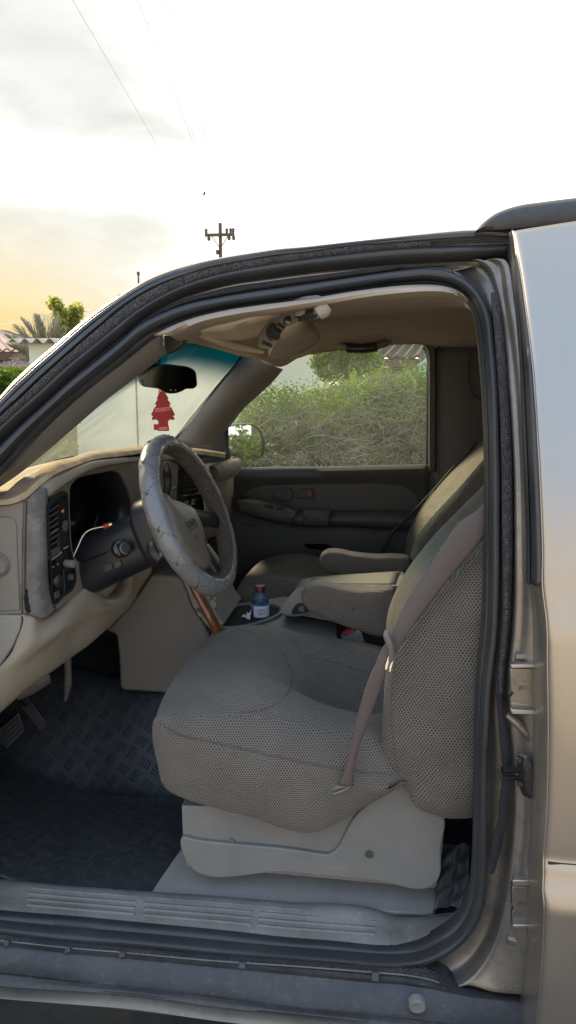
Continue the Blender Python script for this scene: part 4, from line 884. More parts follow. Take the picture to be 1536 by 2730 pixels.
# column behind the wheel
ax = -wn
def ring(d, hw, hh, ou=0., ov=0., n=40, pw=.62):
    c = WC+ax*d+e1*ou+e2*ov
    return np.array([c+e1*hw*np.sign(math.cos(t))*abs(math.cos(t))**pw+e2*hh*np.sign(math.sin(t))*abs(math.sin(t))**pw for t in np.linspace(0, 2*np.pi, n, endpoint=False)])
colm = MB().grid(np.array([ring(.030, .02, .02), ring(.052, .056, .062), ring(.058, .070, .080, 0, -.002), ring(.115, .074, .086, 0, -.004), ring(.122, .072, .080, 0, -.006), ring(.128, .066, .070, 0, -.012), ring(.30, .070, .072, 0, -.020), ring(.345, .066, .064, 0, -.022), ring(.40, .055, .055, 0, -.03)]), cu=True).build('steering_column', M['column'], suv, smooth=40, bevel=.003)
ig = PL(326, 1462, WC-e1*.074, e1)
igs = MB().lathe([(.024, .012), (.022, -.004), (.0165, -.008), (.0165, -.022), (.015, -.026), (.011, -.027), (.011, -.024), (0, -.024)], ig+e2*.0, e1*.80-wn*.6+np.array([-.2, 0, 0]), 28).build('ignition_switch', M['steel'], colm, smooth=40)
MB().bar(ig-e1*.022-e2*.014, ig-e1*.022+e2*.018, .005, .008, up=e1).build('switch_tab', M['steel'], igs, bevel=.0015)
for pts in ([(276,1510),(296,1500),(300,1516),(280,1526)], [(304,1502),(320,1494),(324,1506),(308,1516)]):
    MB().slab(np.array([PL(x, y, WC-e1*.071, e1) for x, y in pts]), e1*.006-np.array([0, .0, 0])).build('column_slot', M['rubber'], colm)
MB().tube(np.array([PL(x, y, WC-e1*.0735, e1) for x, y in ((216,1500),(250,1487),(292,1470))]), .0014, 6).build('column_joint', M['glossblack'], colm)
# shift lever and indicator stalk
MB().tube(rS([(400,1345,1.90),(425,1335,1.92),(440,1322,1.93),(446,1300,1.93),(446,1270,1.93),(444,1240,1.92),(443,1232,1.92)]), [.011, .012, .0105, .0095, .0115, .0125, .006], 14, n=40).build('shift_lever', M['blackp'], colm, smooth=60)
MB().lathe([(0, 0), (.004, 0), (.005, .008), (0, .011)], S(462, 1303, 1.92), (.6, .2, .4), 10).build('lever_button', M['steel'], colm)
sk = MB().tube(np.array([WC+ax*.075-e1*.06-e2*.02, PL(415, 1475, WC+ax*.06, wn), PL(432, 1490, WC+ax*.05, wn)]), [.010, .0155, .0165], 16, n=12).build('indicator_stalk', M['column'], colm, smooth=60)
mb = MB()
so_ = PL(430, 1478, WC+ax*.034, wn)
for k in range(3): mb.bar(so_+e1*(.004*k-.006)-e2*.004, so_+e1*(.004*k-.004)+e2*.005, .001, .001, up=wn)
mb.build('stalk_print', M['trim_lite'], sk)
# pedals and the steering shaft
br_ = MB().slab(rS([(50,1899),(66,1950),(20,1997),(0,1981),(-14,1960),(0,1943)], 1.80), (-.016, .02, 0)).build('brake_pedal', M['rubber'], suv, bevel=.003)
for k in range(5):
    t = k/4
    a = S(2+46*1+(62-48)*t-0, 1906+40*t, 1.797); b = S(-8+24*t, 1955+36*t, 1.797)
    MB().bar(a, b, .003, .004).build('pedal_rib', M['trim_dark'], br_)
ac = MB().slab(rS([(56,1862),(70,1856),(127,1930),(124,1942),(110,1952),(100,1944)], 1.93), (-.012, .014, 0)).build('accelerator_pedal', M['rubber'], suv, bevel=.003)
for t in (.12, .37, .62, .87):
    MB().bar(S(70+8-t*20, 1880+t*6, 1.927), S(125-t*18, 1928+t*18, 1.927), .002, .004).build('pedal_rib', M['trim_dark'], ac)
MB().tube(rS([(40,1850,1.90),(80,1825,1.92),(112,1806,1.93),(126,1800,1.94)]), [.022, .027, .029, .024], 16, n=14).build('steering_shaft', M['trim'], suv, smooth=60)
MB().tube(rS([(178,1735,2.05),(182,1800,2.05),(178,1850,2.05),(174,1868,2.05)]), [.014, .010, .012, .004], 10, n=16).build('heater_duct', M['trim'], suv)

# ---- rear-view mirror
mo = [(376,1010),(380,985),(388,973),(400,970),(440,971),(480,976),(510,982),(520,990),(524,1010),(523,1030),(516,1035),(495,1037),(482,1044),(462,1049),(440,1046),(425,1037),(400,1033),(382,1028)]
m0 = resamp(rS(mo, 2.12), 90, True); mc = m0.mean(0)
mn = np.array([.55, -.82, -.12]); mn /= np.linalg.norm(mn)
mpl = np.array([EYE+(p-EYE)*(np.dot(mc-EYE, mn)/np.dot(p-EYE, mn)) for p in m0]); mc = mpl.mean(0)
rvm = MB().grid(np.array([mc+(mpl-mc)*.96+mn*.004, mc+(mpl-mc)*1.0+mn*.002, mc+(mpl-mc)*1.03-mn*.006, mc+(mpl-mc)*1.02-mn*.022, mc+(mpl-mc)*.85-mn*.036, mc+(mpl-mc)*.4-mn*.044, mc+(mpl-mc)*.02-mn*.045]), cu=True).build('rear_view_mirror', M['blackp'], suv, smooth=60)
MB().slab(mc+(mpl-mc)*.955+mn*.001, mn*.0035).build('mirror_glass', M['dimmirror'], rvm, smooth=0)
MB().tube(np.array([mc-mn*.04, mc-mn*.06+[-.01, .0, .03], S(424, 955, 2.40), S(420, 930, 2.42)]), [.010, .007, .005, .006], 8, n=12).build('mirror_stem', M['blackp'], rvm)
mb = MB()
for x in (456, 468): mb.lathe([(0, 0), (.003, 0), (.0025, .001), (0, .0015)], PL(x, 1040, mc+mn*.005, mn), mn, 10)
mb.build('mirror_button', M['trim'], rvm)

# ---- sun visors and the overhead console
def rN(pts, Y=None, k=.935): return np.array([S(p[0], p[1], (p[2] if len(p) > 2 else Y)*k) for p in pts])
v1 = resamp(rN([(505,876,1.86),(530,893,2.0),(580,908,2.14),(622,908,2.18),(660,902,2.18),(712,884,2.14),(762,850,1.96),(758,834,1.84),(730,829,1.76),(690,836,1.74),(620,858,1.78),(545,873,1.82)]), 70, True)
vc = v1.mean(0)
vis = MB().grid(np.array([vc+(v1-vc)*.02+[0, .02, .010], vc+(v1-vc)*.9+[0, .02, .008], v1+[0, .012, .004], v1*1.0, vc+(v1-vc)*.97-[0, 0, .007], vc+(v1-vc)*.6-[0, 0, .010], vc+(v1-vc)*.02-[0, 0, .011]]), cu=True).build('sun_visor', M['visor'], suv, smooth=60)
MB().tube(rN([(536,884,1.96),(560,898,2.02),(600,914,2.12),(650,928,2.22),(700,938,2.28)]), [.008, .010, .011, .010, .006], 10, n=24).build('visor_edge', M['visor'], vis)
v2 = resamp(rN([(716,948,2.42),(724,926,2.34),(748,888,2.25),(792,858,2.22),(820,874,2.42),(849,898,2.70),(852,907,2.74),(800,938,2.72),(770,951,2.66),(740,953,2.52)]), 70, True)
vc = v2.mean(0)
vis2 = MB().grid(np.array([vc+(v2-vc)*.02+[0, 0, .03], vc+(v2-vc)*.9+[0, 0, .026], v2+[0, 0, .014], v2*1.0, vc+(v2-vc)*.97-[0, 0, .007], vc+(v2-vc)*.6-[0, 0, .010], vc+(v2-vc)*.02-[0, 0, .011]]), cu=True).build('sun_visor', M['visor'], suv, smooth=60)
v3 = rN([(768,955,2.70),(800,948,2.76),(838,925,2.80),(854,912,2.80),(852,922,2.84),(836,938,2.84),(806,952,2.82)])
MB().slab(resamp(v3, 40, True), (0, .01, .015)).build('visor_mirror_flap', M['visor'], vis2, bevel=.003)
oc = [(688,926),(706,899),(728,878),(750,858),(762,846),(776,838),(800,829),(830,825),(848,825),(858,832),(860,838),(850,848),(820,857),(790,862),(778,867),(765,872),(748,892),(730,915),(722,929),(706,930)]
yo = lambda x: float(np.interp(x, [690, 760, 860], [1.74, 1.66, 1.585]))
con = resamp(np.array([S(x, y, yo(x)) for x, y in oc]), 80, True); cc = con.mean(0)
ocon = MB().slab(con, (0, .02, .03)).build('overhead_console', M['trim'], suv, bevel=.004, seg=3)
for pts, mt in (([(785,846),(798,835),(815,833),(836,834),(834,840),(815,845),(800,848)], 'blackp'), ([(793,856),(806,849),(830,845),(845,846),(838,852),(815,857)], 'blackp'), ([(755,858),(762,851),(774,850),(776,856),(768,865),(758,864)], 'blackp'), ([(787,842),(798,835),(814,834),(806,840),(796,843)], 'trim_lite')):
    MB().slab(resamp(np.array([S(x, y, yo(x)-.004-(.002 if mt == 'trim_lite' else 0)) for x, y in pts]), 24, True), (0, .004, .006)).build('map_lamp' if mt == 'trim_lite' else 'console_opening', M[mt], ocon, bevel=.001)
MB().tube(np.array([S(762, 856, 1.63), S(768, 861, 1.63), S(774, 858, 1.63)]), .003, 8).build('console_rib', M['trim'], ocon)
MB().tube(np.array([S(848, 836, 1.60), S(862, 826, 1.60), S(876, 815, 1.60)]), [.015, .017, .012], 14, n=10).build('console_pivot', M['headliner'], ocon)
clipb = MB().slab(resamp(np.array([S(x, y, yo(x)-.012) for x, y in ((709,887),(716,878),(728,876),(738,884),(748,892),(746,902),(738,908),(728,904),(712,898))]), 40, True), (0, .012, .012)).build('console_clip', M['blackp'], ocon, bevel=.003)
mb = MB()
for (x, y) in ((730,882),(736,886),(741,889),(716,903),(722,906)): mb.tube(np.array([S(x-2, y+4, yo(x)-.016), S(x, y-4, yo(x)-.018), S(x+3, y+3, yo(x)-.016)]), .0012, 6)
mb.build('clip_spring', M['blackp'], clipb)
for a_, b_ in (((742,864),(757,873)), ((702,913),(724,922))):
    MB().bar(S(*a_, yo(a_[0])-.003), S(*b_, yo(b_[0])-.003), .006, .006).build('console_joint', M['blackp'], ocon)
# grab handle over the far door
gh = MB().tube(rS([(893,905,3.0),(900,914,2.97),(925,926,2.94),(965,927,2.93),(1003,922,2.94),(1030,912,2.97),(1042,898,3.0)]), [.014, .016, .014, .013, .014, .016, .013], 12, n=36).build('grab_handle', M['trim'], suv, smooth=60)
MB().tube(rS([(926,927,2.935),(965,929,2.925),(1004,924,2.935)]), [.019, .018, .019], 12, n=12).build('handle_grip', M['blackp'], gh)

# ---- seats
def cushion(rows_, name, mat, parent, nu=110, nv=60, pa=2, dome=.012, **k):
    G = loft([np.array(r) for r in rows_], nu, nv, cu=True)
    def pinch(L, s_, dy):          # close an end by drawing the outline onto its own middle line
        ax_ = 0 if pa == 2 else 2
        o_ = L[:, ax_]; out = L.copy()
        i0, i1 = int(np.argmin(o_)), int(np.argmax(o_)); a_, b_ = sorted((i0, i1))
        c1_, c2_ = L[a_:b_+1], np.vstack([L[b_:], L[:a_+1]])
        f = lambda c, q: np.interp(q, *(lambda s: (s[:, ax_], s[:, pa]))(c[np.argsort(c[:, ax_])]))
        mid_ = (f(c1_, o_)+f(c2_, o_))/2
        out[:, pa] = mid_+(L[:, pa]-mid_)*s_; om = o_.mean(); out[:, ax_] = om+(o_-om)*(.9+.1*s_); out[:, 1] += dy
        return out
    G = G.copy()
    G[:, :, 2] += .0035*np.sin(17*G[:, :, 0]+9*G[:, :, 1])*np.sin(13*G[:, :, 1]-7*G[:, :, 2]+2)
    G[:, :, 0] += .0035*np.sin(15*G[:, :, 2]+11*G[:, :, 1])*np.sin(8*G[:, :, 2]-6*G[:, :, 1])
    G2 = [pinch(G[0], s_, d_) for s_, d_ in ((.10, -dome), (.3, -dome*.96), (.5, -dome*.84), (.7, -dome*.6), (.86, -dome*.33), (.95, -dome*.12))] + list(G) + [pinch(G[-1], s_, d_) for s_, d_ in ((.95, dome*.12), (.86, dome*.33), (.7, dome*.6), (.5, dome*.84), (.3, dome*.96), (.10, dome))]
    mb = MB().grid(np.array(G2), cu=True); nn_ = len(G2)*nu
    mb.f += [list(range(nu))[::-1], list(range(nn_-nu, nn_))]; mb.uv += [None, None]
    return mb.boxuv().build(name, mat, parent, smooth=180, **k)
def cloop(Y, dz, dx=0, inset=0, sag=0.0, bot=0):
    top = [(-.500, .770), (-.494, .806), (-.466, .826), (-.42, .825), (-.32, .808), (-.214, .790), (-.10, .772), (.0, .756), (.06, .74)]
    low = [(.075, .70), (.02, .665), (-.03, .630), (-.09, .585), (-.144, .558), (-.20, .562), (-.271, .585), (-.36, .605), (-.44, .622), (-.478, .640), (-.492, .70)]
    pts = []
    for x, z in top:
        u = min(max((x+.5)/.5, 0), 1)
        pts.append((x+dx+inset*(1 if x < -.3 else 0), Y, z+dz*(math.sin(min(u*2.2, 1)*math.pi/2))-sag*math.exp(-((x+.05)/.12)**2)))
    for x, z in low: pts.append((x+dx*(.7 if x < -.4 else .3)+(inset if x < -.4 else 0), Y, z+bot))
    return pts
crow = [cloop(1.566, -.052, .004, .010), cloop(1.572, -.030), cloop(1.585, -.008), cloop(1.63, .030, -.006), cloop(1.69, .060, -.012, 0, .03), cloop(1.76, .050, -.018, 0, .075), cloop(1.84, .046, -.02, 0, .085), cloop(1.91, .064, -.018, 0, .045), cloop(1.98, .088, -.010), cloop(2.03, .080, .0), cloop(2.065, .045, .012, .006), cloop(2.08, .0, .02, .014)]
seat = cushion(crow, 'seat', M['fabric'], suv)
seat['label'] = 'driver seat in light mesh cover, nearest the open door'
# backrest
def bloop(Y, dx, ins=0, dz=0):
    fr_ = [(.050,.690),(.024,.740),(.019,.830),(.028,.950),(.062,1.040),(.125,1.130),(.203,1.222),(.30,1.34),(.365,1.43)]
    bk = [(.40,1.465),(.46,1.46),(.50,1.42),(.46,1.25),(.40,1.08),(.345,.92),(.31,.78),(.285,.68),(.24,.628),(.19,.612),(.145,.612),(.09,.640)]
    return [(x+dx+ins, Y, z+dz) for x, z in fr_]+[(x-ins*.6, Y, z-(0 if z > .7 else -ins*.5)) for x, z in bk]
brow_ = [bloop(1.560, .012, .022), bloop(1.566, .006, .006), bloop(1.580, .0), bloop(1.62, -.006), bloop(1.67, .008), bloop(1.72, .040), bloop(1.80, .062), bloop(1.88, .052), bloop(1.95, .022), bloop(2.0, .004), bloop(2.035, .004), bloop(2.06, .014, .006), bloop(2.07, .024, .02)]
back = cushion(brow_, 'backrest', M['fabric_side'], seat, pa=0, dome=.022)
# piping, welts and seams that follow the cover
bpy.context.view_layer.update()
ts, tb_ = bvh_of(seat)[0], bvh_of(back)[0]
def seam(pts, trees, r=.0022, par=seat, mt='fabric', name='seam', k=1.06, n=60, lift=0.0):
    p = cast([tuple(q) for q in resamp(np.array(pts, float), n)], trees, lift, k)
    if len(p) > 4: return MB().tube(p, r, 6, n=len(p)).build(name, M[mt], par, smooth=60)
seam([(398,1812),(440,1842),(500,1858),(560,1871),(700,1903),(850,1932),(950,1945),(985,1947)], [ts], .0028, mt='belt', name='welt')
seam([(600,1582),(660,1606),(710,1645),(732,1690),(728,1735),(700,1768),(640,1790),(590,1795)], [ts], .0016, mt='belt')
seam([(735,1600),(745,1625),(780,1650),(850,1668),(915,1690),(950,1705)], [ts], .0016, mt='belt')
seam([(730,1740),(765,1780),(830,1800),(900,1818),(960,1825)], [ts], .0012, mt='belt')
seam([(1000,1640),(988,1700),(984,1780),(990,1860),(1003,1940),(1020,1975)], [tb_], .0014, par=back, mt='belt')
# belt slot through the cover
seam([(836,1990),(845,1982),(862,1977),(878,1974),(886,1968)], [ts], [.002, .0065, .007, .0065, .002], mt='trim', name='belt_slot', n=20)
seam([(838,1995),(855,1989),(875,1981),(885,1974)], [ts], [.001, .0022, .002, .001], mt='trim_lite', name='belt_slot_rim', n=16, lift=.004)
# plastic base with its step, recess screws and hole
sb = [(484,2148),(486,2200),(489,2270),(496,2308),(500,2312),(768,2333),(1000,2355),(1156,2369),(1164,2362),(1172,2330),(1180,2260),(1186,2180),(1184,2166),(1150,2138),(1080,2085),(1048,2074),(1030,2080),(940,2150),(840,2170),(700,2170),(560,2150)]
base = MB().slab(rS(sb, 1.612), (0, .46, 0)).build('seat_base', M['seatbase'], seat, bevel=.010, seg=3)
stp = [(486,2232),(520,2239),(617,2250),(768,2264),(850,2276),(874,2279),(890,2272),(903,2258),(915,2235),(930,2205),(945,2180),(1000,2130),(1048,2083),(1080,2092),(1150,2146),(1180,2172),(1176,2260),(1162,2355),(1154,2362),(1000,2349),(768,2327),(502,2306),(492,2290)]
MB().slab(resamp(rS(stp, 1.600), 140, True), (0, .02, 0)).build('base_step', M['seatbase'], base, bevel=.009, seg=4)
for (x, y) in ((617,2243), (691,2254)):
    r_ = .0072 if x < 650 else .003
    MB().lathe([(r_*1.1, .004), (r_, -.003), (r_*.75, -.0035), (r_*.6, -.002), (r_*.3, -.002), (0, -.0025)], S(x, y, 1.610), (0, 1, 0), 18).build('screw', M['sill_trim'], base)
MB().lathe([(.0092, -.0012), (.0088, -.0016), (.0078, -.0002), (0, .0)], S(985, 2278, 1.597), (0, 1, 0), 20).build('trim_hole', M['trim_dark'], base)
# arm rests
def arm(px, y0, y1, par, name='armrest', mt='fabric'):
    a = resamp(rS(px, (y0+y1)/2), 60, True); c_ = a.mean(0); h = (y1-y0)/2
    R_ = []
    for t, s_ in ((-1, .03), (-1, .6), (-.97, .86), (-.82, .97), (-.5, 1.0), (0, 1.0), (.5, 1), (.82, .97), (.97, .86), (1, .6), (1, .03)):
        R_.append(c_+(a-c_)*s_+np.array([0, h*t, 0]))
    return MB().grid(np.array(R_), cu=True).boxuv().build(name, M[mt], par, smooth=180, sub=1)
A1 = [(804,1590),(806,1574),(816,1560),(832,1552),(856,1552),(900,1562),(950,1568),(1010,1566),(1050,1566),(1060,1590),(1058,1640),(1050,1690),(1020,1692),(960,1676),(900,1655),(850,1636),(818,1615)]
arm1 = arm(A1, 2.09, 2.17, seat)
A2 = [(852,1494),(856,1476),(870,1466),(890,1465),(940,1474),(1000,1480),(1060,1480),(1092,1486),(1096,1500),(1090,1518),(1050,1524),(980,1528),(900,1530),(868,1518)]
# passenger seat: the same cushions on the other side of the console
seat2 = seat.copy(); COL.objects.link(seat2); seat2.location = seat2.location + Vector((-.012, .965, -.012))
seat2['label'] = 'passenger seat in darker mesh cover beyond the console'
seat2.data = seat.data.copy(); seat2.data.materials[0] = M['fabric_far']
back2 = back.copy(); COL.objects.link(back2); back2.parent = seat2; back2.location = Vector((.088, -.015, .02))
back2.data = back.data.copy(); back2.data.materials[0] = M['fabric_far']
def far_part(o):
    o.matrix_parent_inverse = Matrix.Translation(-Vector((-.012, .965, -.012))); return o
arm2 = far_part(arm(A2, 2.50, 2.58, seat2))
far_part(MB().tube(resamp(rS([(1094,1484,2.50),(1088,1490,2.495),(1086,1502,2.495),(1084,1514,2.50)]), 20), .0018, 6).build('seam', M['belt'], seat2))
far_part(MB().slab(rS([(640,1680),(1120,1640),(1200,1800),(640,1900)], 2.56), (0, .5, 0)).build('seat_base', M['trim_dark'], seat2, bevel=.01))
# head restraints
def hrest(off, par):
    c_ = np.array([.475, 1.815, 1.56])+off
    R_ = []
    for t in np.linspace(-1, 1, 15):
        s_ = math.sqrt(max(1-abs(t)**3.2, .002))
        R_.append([c_+np.array([.062*s_*math.cos(a)+.02*math.sin(a), .14*t, .10*s_*math.sin(a)]) for a in np.linspace(0, 2*np.pi, 24, endpoint=False)])
    return MB().grid(np.array(R_), cu=True).build('head_restraint', M['fabric_far'], par, smooth=180)
hrest(np.zeros(3), seat)
far_part(hrest(np.array([.0, .95, -.03]), seat2))
# seat belts
def strap(L, R, n, name, mt, par, th=.0022, bow=.004):
    near_ = -.016 if L[0][1] < 2 else 0.0
    k_ = lambda P_: np.array([EYE+(p-EYE)*((p[1]+near_)/p[1]) for p in P_])
    a, b = resamp(k_(L), n), resamp(k_(R), n)
    return sheet(name, [a, between(a, b, .33, -bow), between(a, b, .67, -bow), b], n, 9, M[mt], par, solid=th, off=0, smooth=80)
bl = rS([(1300,1322,1.565),(1278,1354,1.556),(1223,1394,1.552),(1179,1455,1.548),(1124,1544,1.546),(1079,1612,1.548),(1044,1692,1.546),(1036,1712,1.546)])
brr = rS([(1300,1420,1.55),(1278,1447,1.548),(1234,1500,1.545),(1174,1572,1.543),(1112,1654,1.543),(1075,1709,1.543),(1060,1733,1.543),(1050,1748,1.543)])
sbelt = strap(bl, brr, 70, 'seat_belt', 'belt', seat)
bl = rS([(1040,1704,1.540),(1028,1716,1.538),(1002,1769,1.538),(985,1806,1.54),(953,1912,1.548),(932,1997,1.555),(920,2050,1.560),(903,2092,1.566)])
brr = rS([(1058,1736,1.540),(1046,1748,1.538),(1033,1779,1.538),(1010,1848,1.54),(980,1928,1.546),(951,2013,1.554),(942,2060,1.560),(940,2094,1.566)])
strap(bl, brr, 60, 'lap_belt', 'belt', seat)
lt = MB().tube(rS([(1034,1682,1.514),(1031,1690,1.512),(1036,1708,1.510),(1042,1725,1.511),(1044,1745,1.514),(1040,1765,1.516)]), [.006, .0075, .0075, .0065, .006, .004], 10, n=24).build('latch_loop', M['trim'], sbelt)
MB().slab(rS([(1038,1742),(1044,1742),(1033,1785),(1026,1788),(1026,1778)], 1.514), (0, .003, 0)).build('latch_plate', M['chrome'], lt, bevel=.001)
MB().slab(rS([(1045,1762),(1049,1764),(1042,1792),(1036,1793),(1038,1780)], 1.514), (0, .003, 0)).build('latch_plate', M['chrome'], lt, bevel=.001)
# buckle
bk = MB().slab(rS([(907,1697),(924,1688),(958,1681),(966,1692),(970,1706),(990,1745),(1003,1768),(985,1760),(958,1742),(930,1724)], 2.09), (0, .03, 0)).build('belt_buckle', M['trim'], seat, bevel=.003)
MB().slab(rS([(912,1692),(924,1684),(942,1678),(945,1682),(928,1690),(914,1696)], 2.085), (0, .03, 0)).build('release_button', M['redplastic'], bk, bevel=.001)
MB().tube(rS([(931,1722,2.087),(955,1714,2.087),(970,1700,2.087)]), .0012, 6, n=10).build('buckle_joint', M['trim_lite'], bk)
# far belt
far_part(strap(rS([(1258,1183,3.0),(1230,1215,2.99),(1180,1275,2.97),(1140,1322,2.96)]), rS([(1266,1182,3.0),(1244,1215,2.99),(1184,1280,2.97),(1144,1322,2.96)]), 30, 'seat_belt', 'belt', seat2))
far_part(strap(rS([(1140,1320,2.96),(1075,1388,2.98),(1040,1420,2.99),(1000,1480,3.0)]), rS([(1144,1322,2.96),(1086,1386,2.98),(1052,1420,2.99),(1020,1480,3.0)]), 30, 'lap_belt', 'belt_dark', seat2))

# ---- centre console
tz = .822
tray = resamp(np.array([Z(x, y, tz) for x, y in ((560,1690),(585,1662),(599,1637),(614,1624),(630,1616),(670,1603),(715,1596),(765,1588),(790,1600),(768,1640),(900,1660),(900,1720),(700,1730))]), 80, True, False)
cons = MB().slab(tray, (0, 0, -.3)).build('centre_console', M['trim_lite'], suv, bevel=.006)
well = resamp(np.array([Z(x, y, tz+.0015) for x, y in ((590,1668),(600,1650),(612,1633),(624,1623),(640,1617),(680,1615),(726,1617),(742,1622),(747,1630),(742,1640),(725,1650),(690,1662),(650,1672),(610,1676))]), 80, True)
wc = well.mean(0)
cw = MB().grid(np.array([wc+(well-wc)*1.06+[0, 0, -.001], wc+(well-wc)*1.04+[0, 0, .004], wc+(well-wc)*1.0+[0, 0, .003], wc+(well-wc)*.98+[0, 0, .001]]), cu=True).build('cup_holder', M['trim'], cons, smooth=60)
MB().slab(wc+(well-wc)*.985+[0, 0, .0005], (0, 0, .001)).build('cup_well', M['carpet'], cw, smooth=0)
bn = [(748,1634),(752,1620),(764,1600),(780,1580),(796,1566),(812,1560),(880,1560),(980,1561),(1070,1562),(1090,1566),(1100,1640),(1100,1700),(900,1660),(800,1640),(776,1640),(757,1640)]
bf = [(770,1630),(774,1612),(782,1590),(790,1564),(802,1548),(815,1541),(880,1536),(980,1529),(1070,1523),(1090,1528),(1100,1600),(1100,1650),(900,1630),(800,1620),(786,1620),(778,1622)]
bq_, bf_ = resamp(rS(bn, 2.20), 90, True, False), resamp(rS(bf, 2.46), 90, True, False)
bin_ = MB().grid(np.array([bq_.mean(0)+(bq_-bq_.mean(0))*.02, bq_, bf_, bf_.mean(0)+(bf_-bf_.mean(0))*.02]), cu=True).build('console_bin', M['trim_lite'], cons, bevel=.010, seg=3, smooth=40)
MB().slab(resamp(rS([(777,1634),(783,1620),(792,1611),(803,1608),(826,1630),(812,1634)], 2.195), 30, True), (0, .02, 0)).build('latch_recess', M['blackp'], bin_, bevel=.002)
MB().lathe([(0, 0), (.010, 0), (.009, -.006), (0, -.007)], S(805, 1623, 2.192), (0, 1, 0), 16).build('bin_latch', M['trim'], bin_)
MB().tube(rS([(750,1636,2.196),(775,1641,2.196),(830,1636,2.196)]), .003, 8, n=10).build('bin_joint', M['trim'], bin_)
MB().grid(loft([rS([(822,1558,2.22),(900,1558,2.22),(1055,1559,2.22)]), rS([(828,1547,2.34),(905,1545,2.34),(1060,1540,2.34)]), rS([(834,1539,2.44),(910,1534,2.44),(1066,1524,2.44)])], 12, 10)).build('bin_lid', M['trim_lite'], bin_, solid=.004, off=0)
MB().tube(wc+(well-wc)*1.05+[0, 0, .004], .0055, 8, closed=True).build('cup_rim', M['trim_lite'], cw, smooth=60)
# rear of the cabin, kept plain and dark: carpet rise and rear bench seen as a dark mass behind the front seats
MB().slab(np.array([[.62, 1.62, .36], [.62, 3.05, .36], [.62, 3.05, .62], [.62, 1.62, .62]]), (.5, 0, 0)).build('rear_bench', M['trim_dark'], suv, bevel=.04)
MB().slab(np.array([[1.25, 1.5, .36], [1.25, 3.2, .36], [1.45, 3.2, 1.78], [1.45, 1.6, 1.78]]), (.02, 0, 0)).build('rear_bulkhead', M['carpet'], suv)
# crumpled film on the rear carpet
G = [[(.37+.33*u, 1.60+.30*v, .352+.03*math.sin(7*u+3*v)*math.sin(9*v-2*u)+.05*v*v+.012*math.sin(31*u+11*v)) for u in np.linspace(0, 1, 50)] for v in np.linspace(0, 1, 40)]
# far body side and bonnet so that the place is whole from a step aside
MB().slab(np.array([[-1.5, 3.30, .25], [.30, 3.30, .25], [.30, 3.30, 1.17], [-1.5, 3.30, 1.17]]), (0, .05, 0)).build('far_door_skin', M['paint'], suv)
MB().slab(np.array([[.30, 3.30, .35], [2.6, 3.30, .35], [2.6, 3.30, 1.17], [.30, 3.30, 1.17]]), (0, .05, 0)).build('far_quarter_panel', M['paint'], suv)
MB().slab(np.array([[.36, 3.28, 1.17], [2.6, 3.28, 1.17], [2.6, 3.08, 1.83], [.36, 3.08, 1.83]]), (0, .03, 0)).build('far_quarter_window', M['glossblack'], suv)
MB().grid(loft([np.array([[-1.22, 1.5, 1.16], [-1.22, 2.4, 1.24], [-1.22, 3.2, 1.16]]), np.array([[-1.9, 1.5, 1.10], [-1.9, 2.4, 1.18], [-1.9, 3.2, 1.10]]), np.array([[-2.5, 1.55, .98], [-2.5, 2.4, 1.06], [-2.5, 3.15, .98]]), np.array([[-2.6, 1.6, .5], [-2.6, 2.4, .5], [-2.6, 3.1, .5]])], 20, 16)).build('bonnet', M['paint'], suv, solid=.01, off=-1, smooth=60)
MB().slab(np.array([[-1.25, 1.42, .30], [-2.5, 1.48, .30], [-2.5, 1.5, 1.0], [-1.25, 1.46, 1.14]]), (0, .04, 0)).build('front_wing', M['paint'], suv, bevel=.01)
MB().slab(np.array([[-1.25, 3.28, .30], [-2.5, 3.22, .30], [-2.5, 3.2, 1.0], [-1.25, 3.26, 1.14]]), (0, .04, 0)).build('front_wing', M['paint'], suv, bevel=.01)
MB().slab(np.array([[-1.24, 1.5, .30], [-1.24, 3.2, .30], [-1.24, 3.2, 1.225], [-1.24, 1.5, 1.225]]), (.02, 0, 0)).build('firewall', M['carpet'], suv)
MB().slab(np.array([[-1.25, 1.50, .30], [-.90, 1.50, .32], [-.90, 1.50, 1.20], [-1.25, 1.50, 1.24]]), (0, .05, 0)).build('kick_panel', M['trim_dark'], suv)
for (wx, wy) in ((-1.85, 1.42), (-1.85, 3.12), (1.75, 1.42), (1.75, 3.12)):
    w_ = MB().lathe([(.18, 0), (.20, -.02), (.34, -.02), (.36, .0), (.36, .16), (.34, .18), (.20, .18), (.18, .16)], (wx, wy, GZ+.36), (0, 1, 0), 40).build('wheel', M['rubber'], suv, smooth=40)
    MB().lathe([(0, .03), (.06, .02), (.10, .05), (.18, .01), (.19, .16)], (wx, wy, GZ+.36), (0, 1, 0), 30).build('rim', M['chrome'], w_)
# ================================================================== loose things in the cabin
fm = MB().grid(np.array([[[x, y, floor_z(x, y)+.012+.003*math.sin(7*x+9*y)] for x in np.linspace(-1.55, -.30, 90)] for y in np.linspace(1.59, 2.2, 50)])).build('floor_mat', M['mat'], None, solid=.006, off=-1, smooth=180)
tag(fm, 'black tread-pattern rubber mat covering the footwell floor below the pedals', 'floor mat')
# grey floor trim that the seat stands on
gf = resamp(np.array([S(402, 2379, 1.588), S(430, 2335, 1.63), S(485, 2258, 1.70), S(600, 2262, 1.71), S(1000, 2290, 1.71), S(1168, 2330, 1.69), S(1166, 2400, 1.62), S(1152, 2442, 1.588), S(1000, 2426, 1.588), S(768, 2409, 1.588)]), 60, True, False)
MB().slab(gf, (0, 0, -.03)).build('floor_trim', M['seatbase'], suv, bevel=.004)
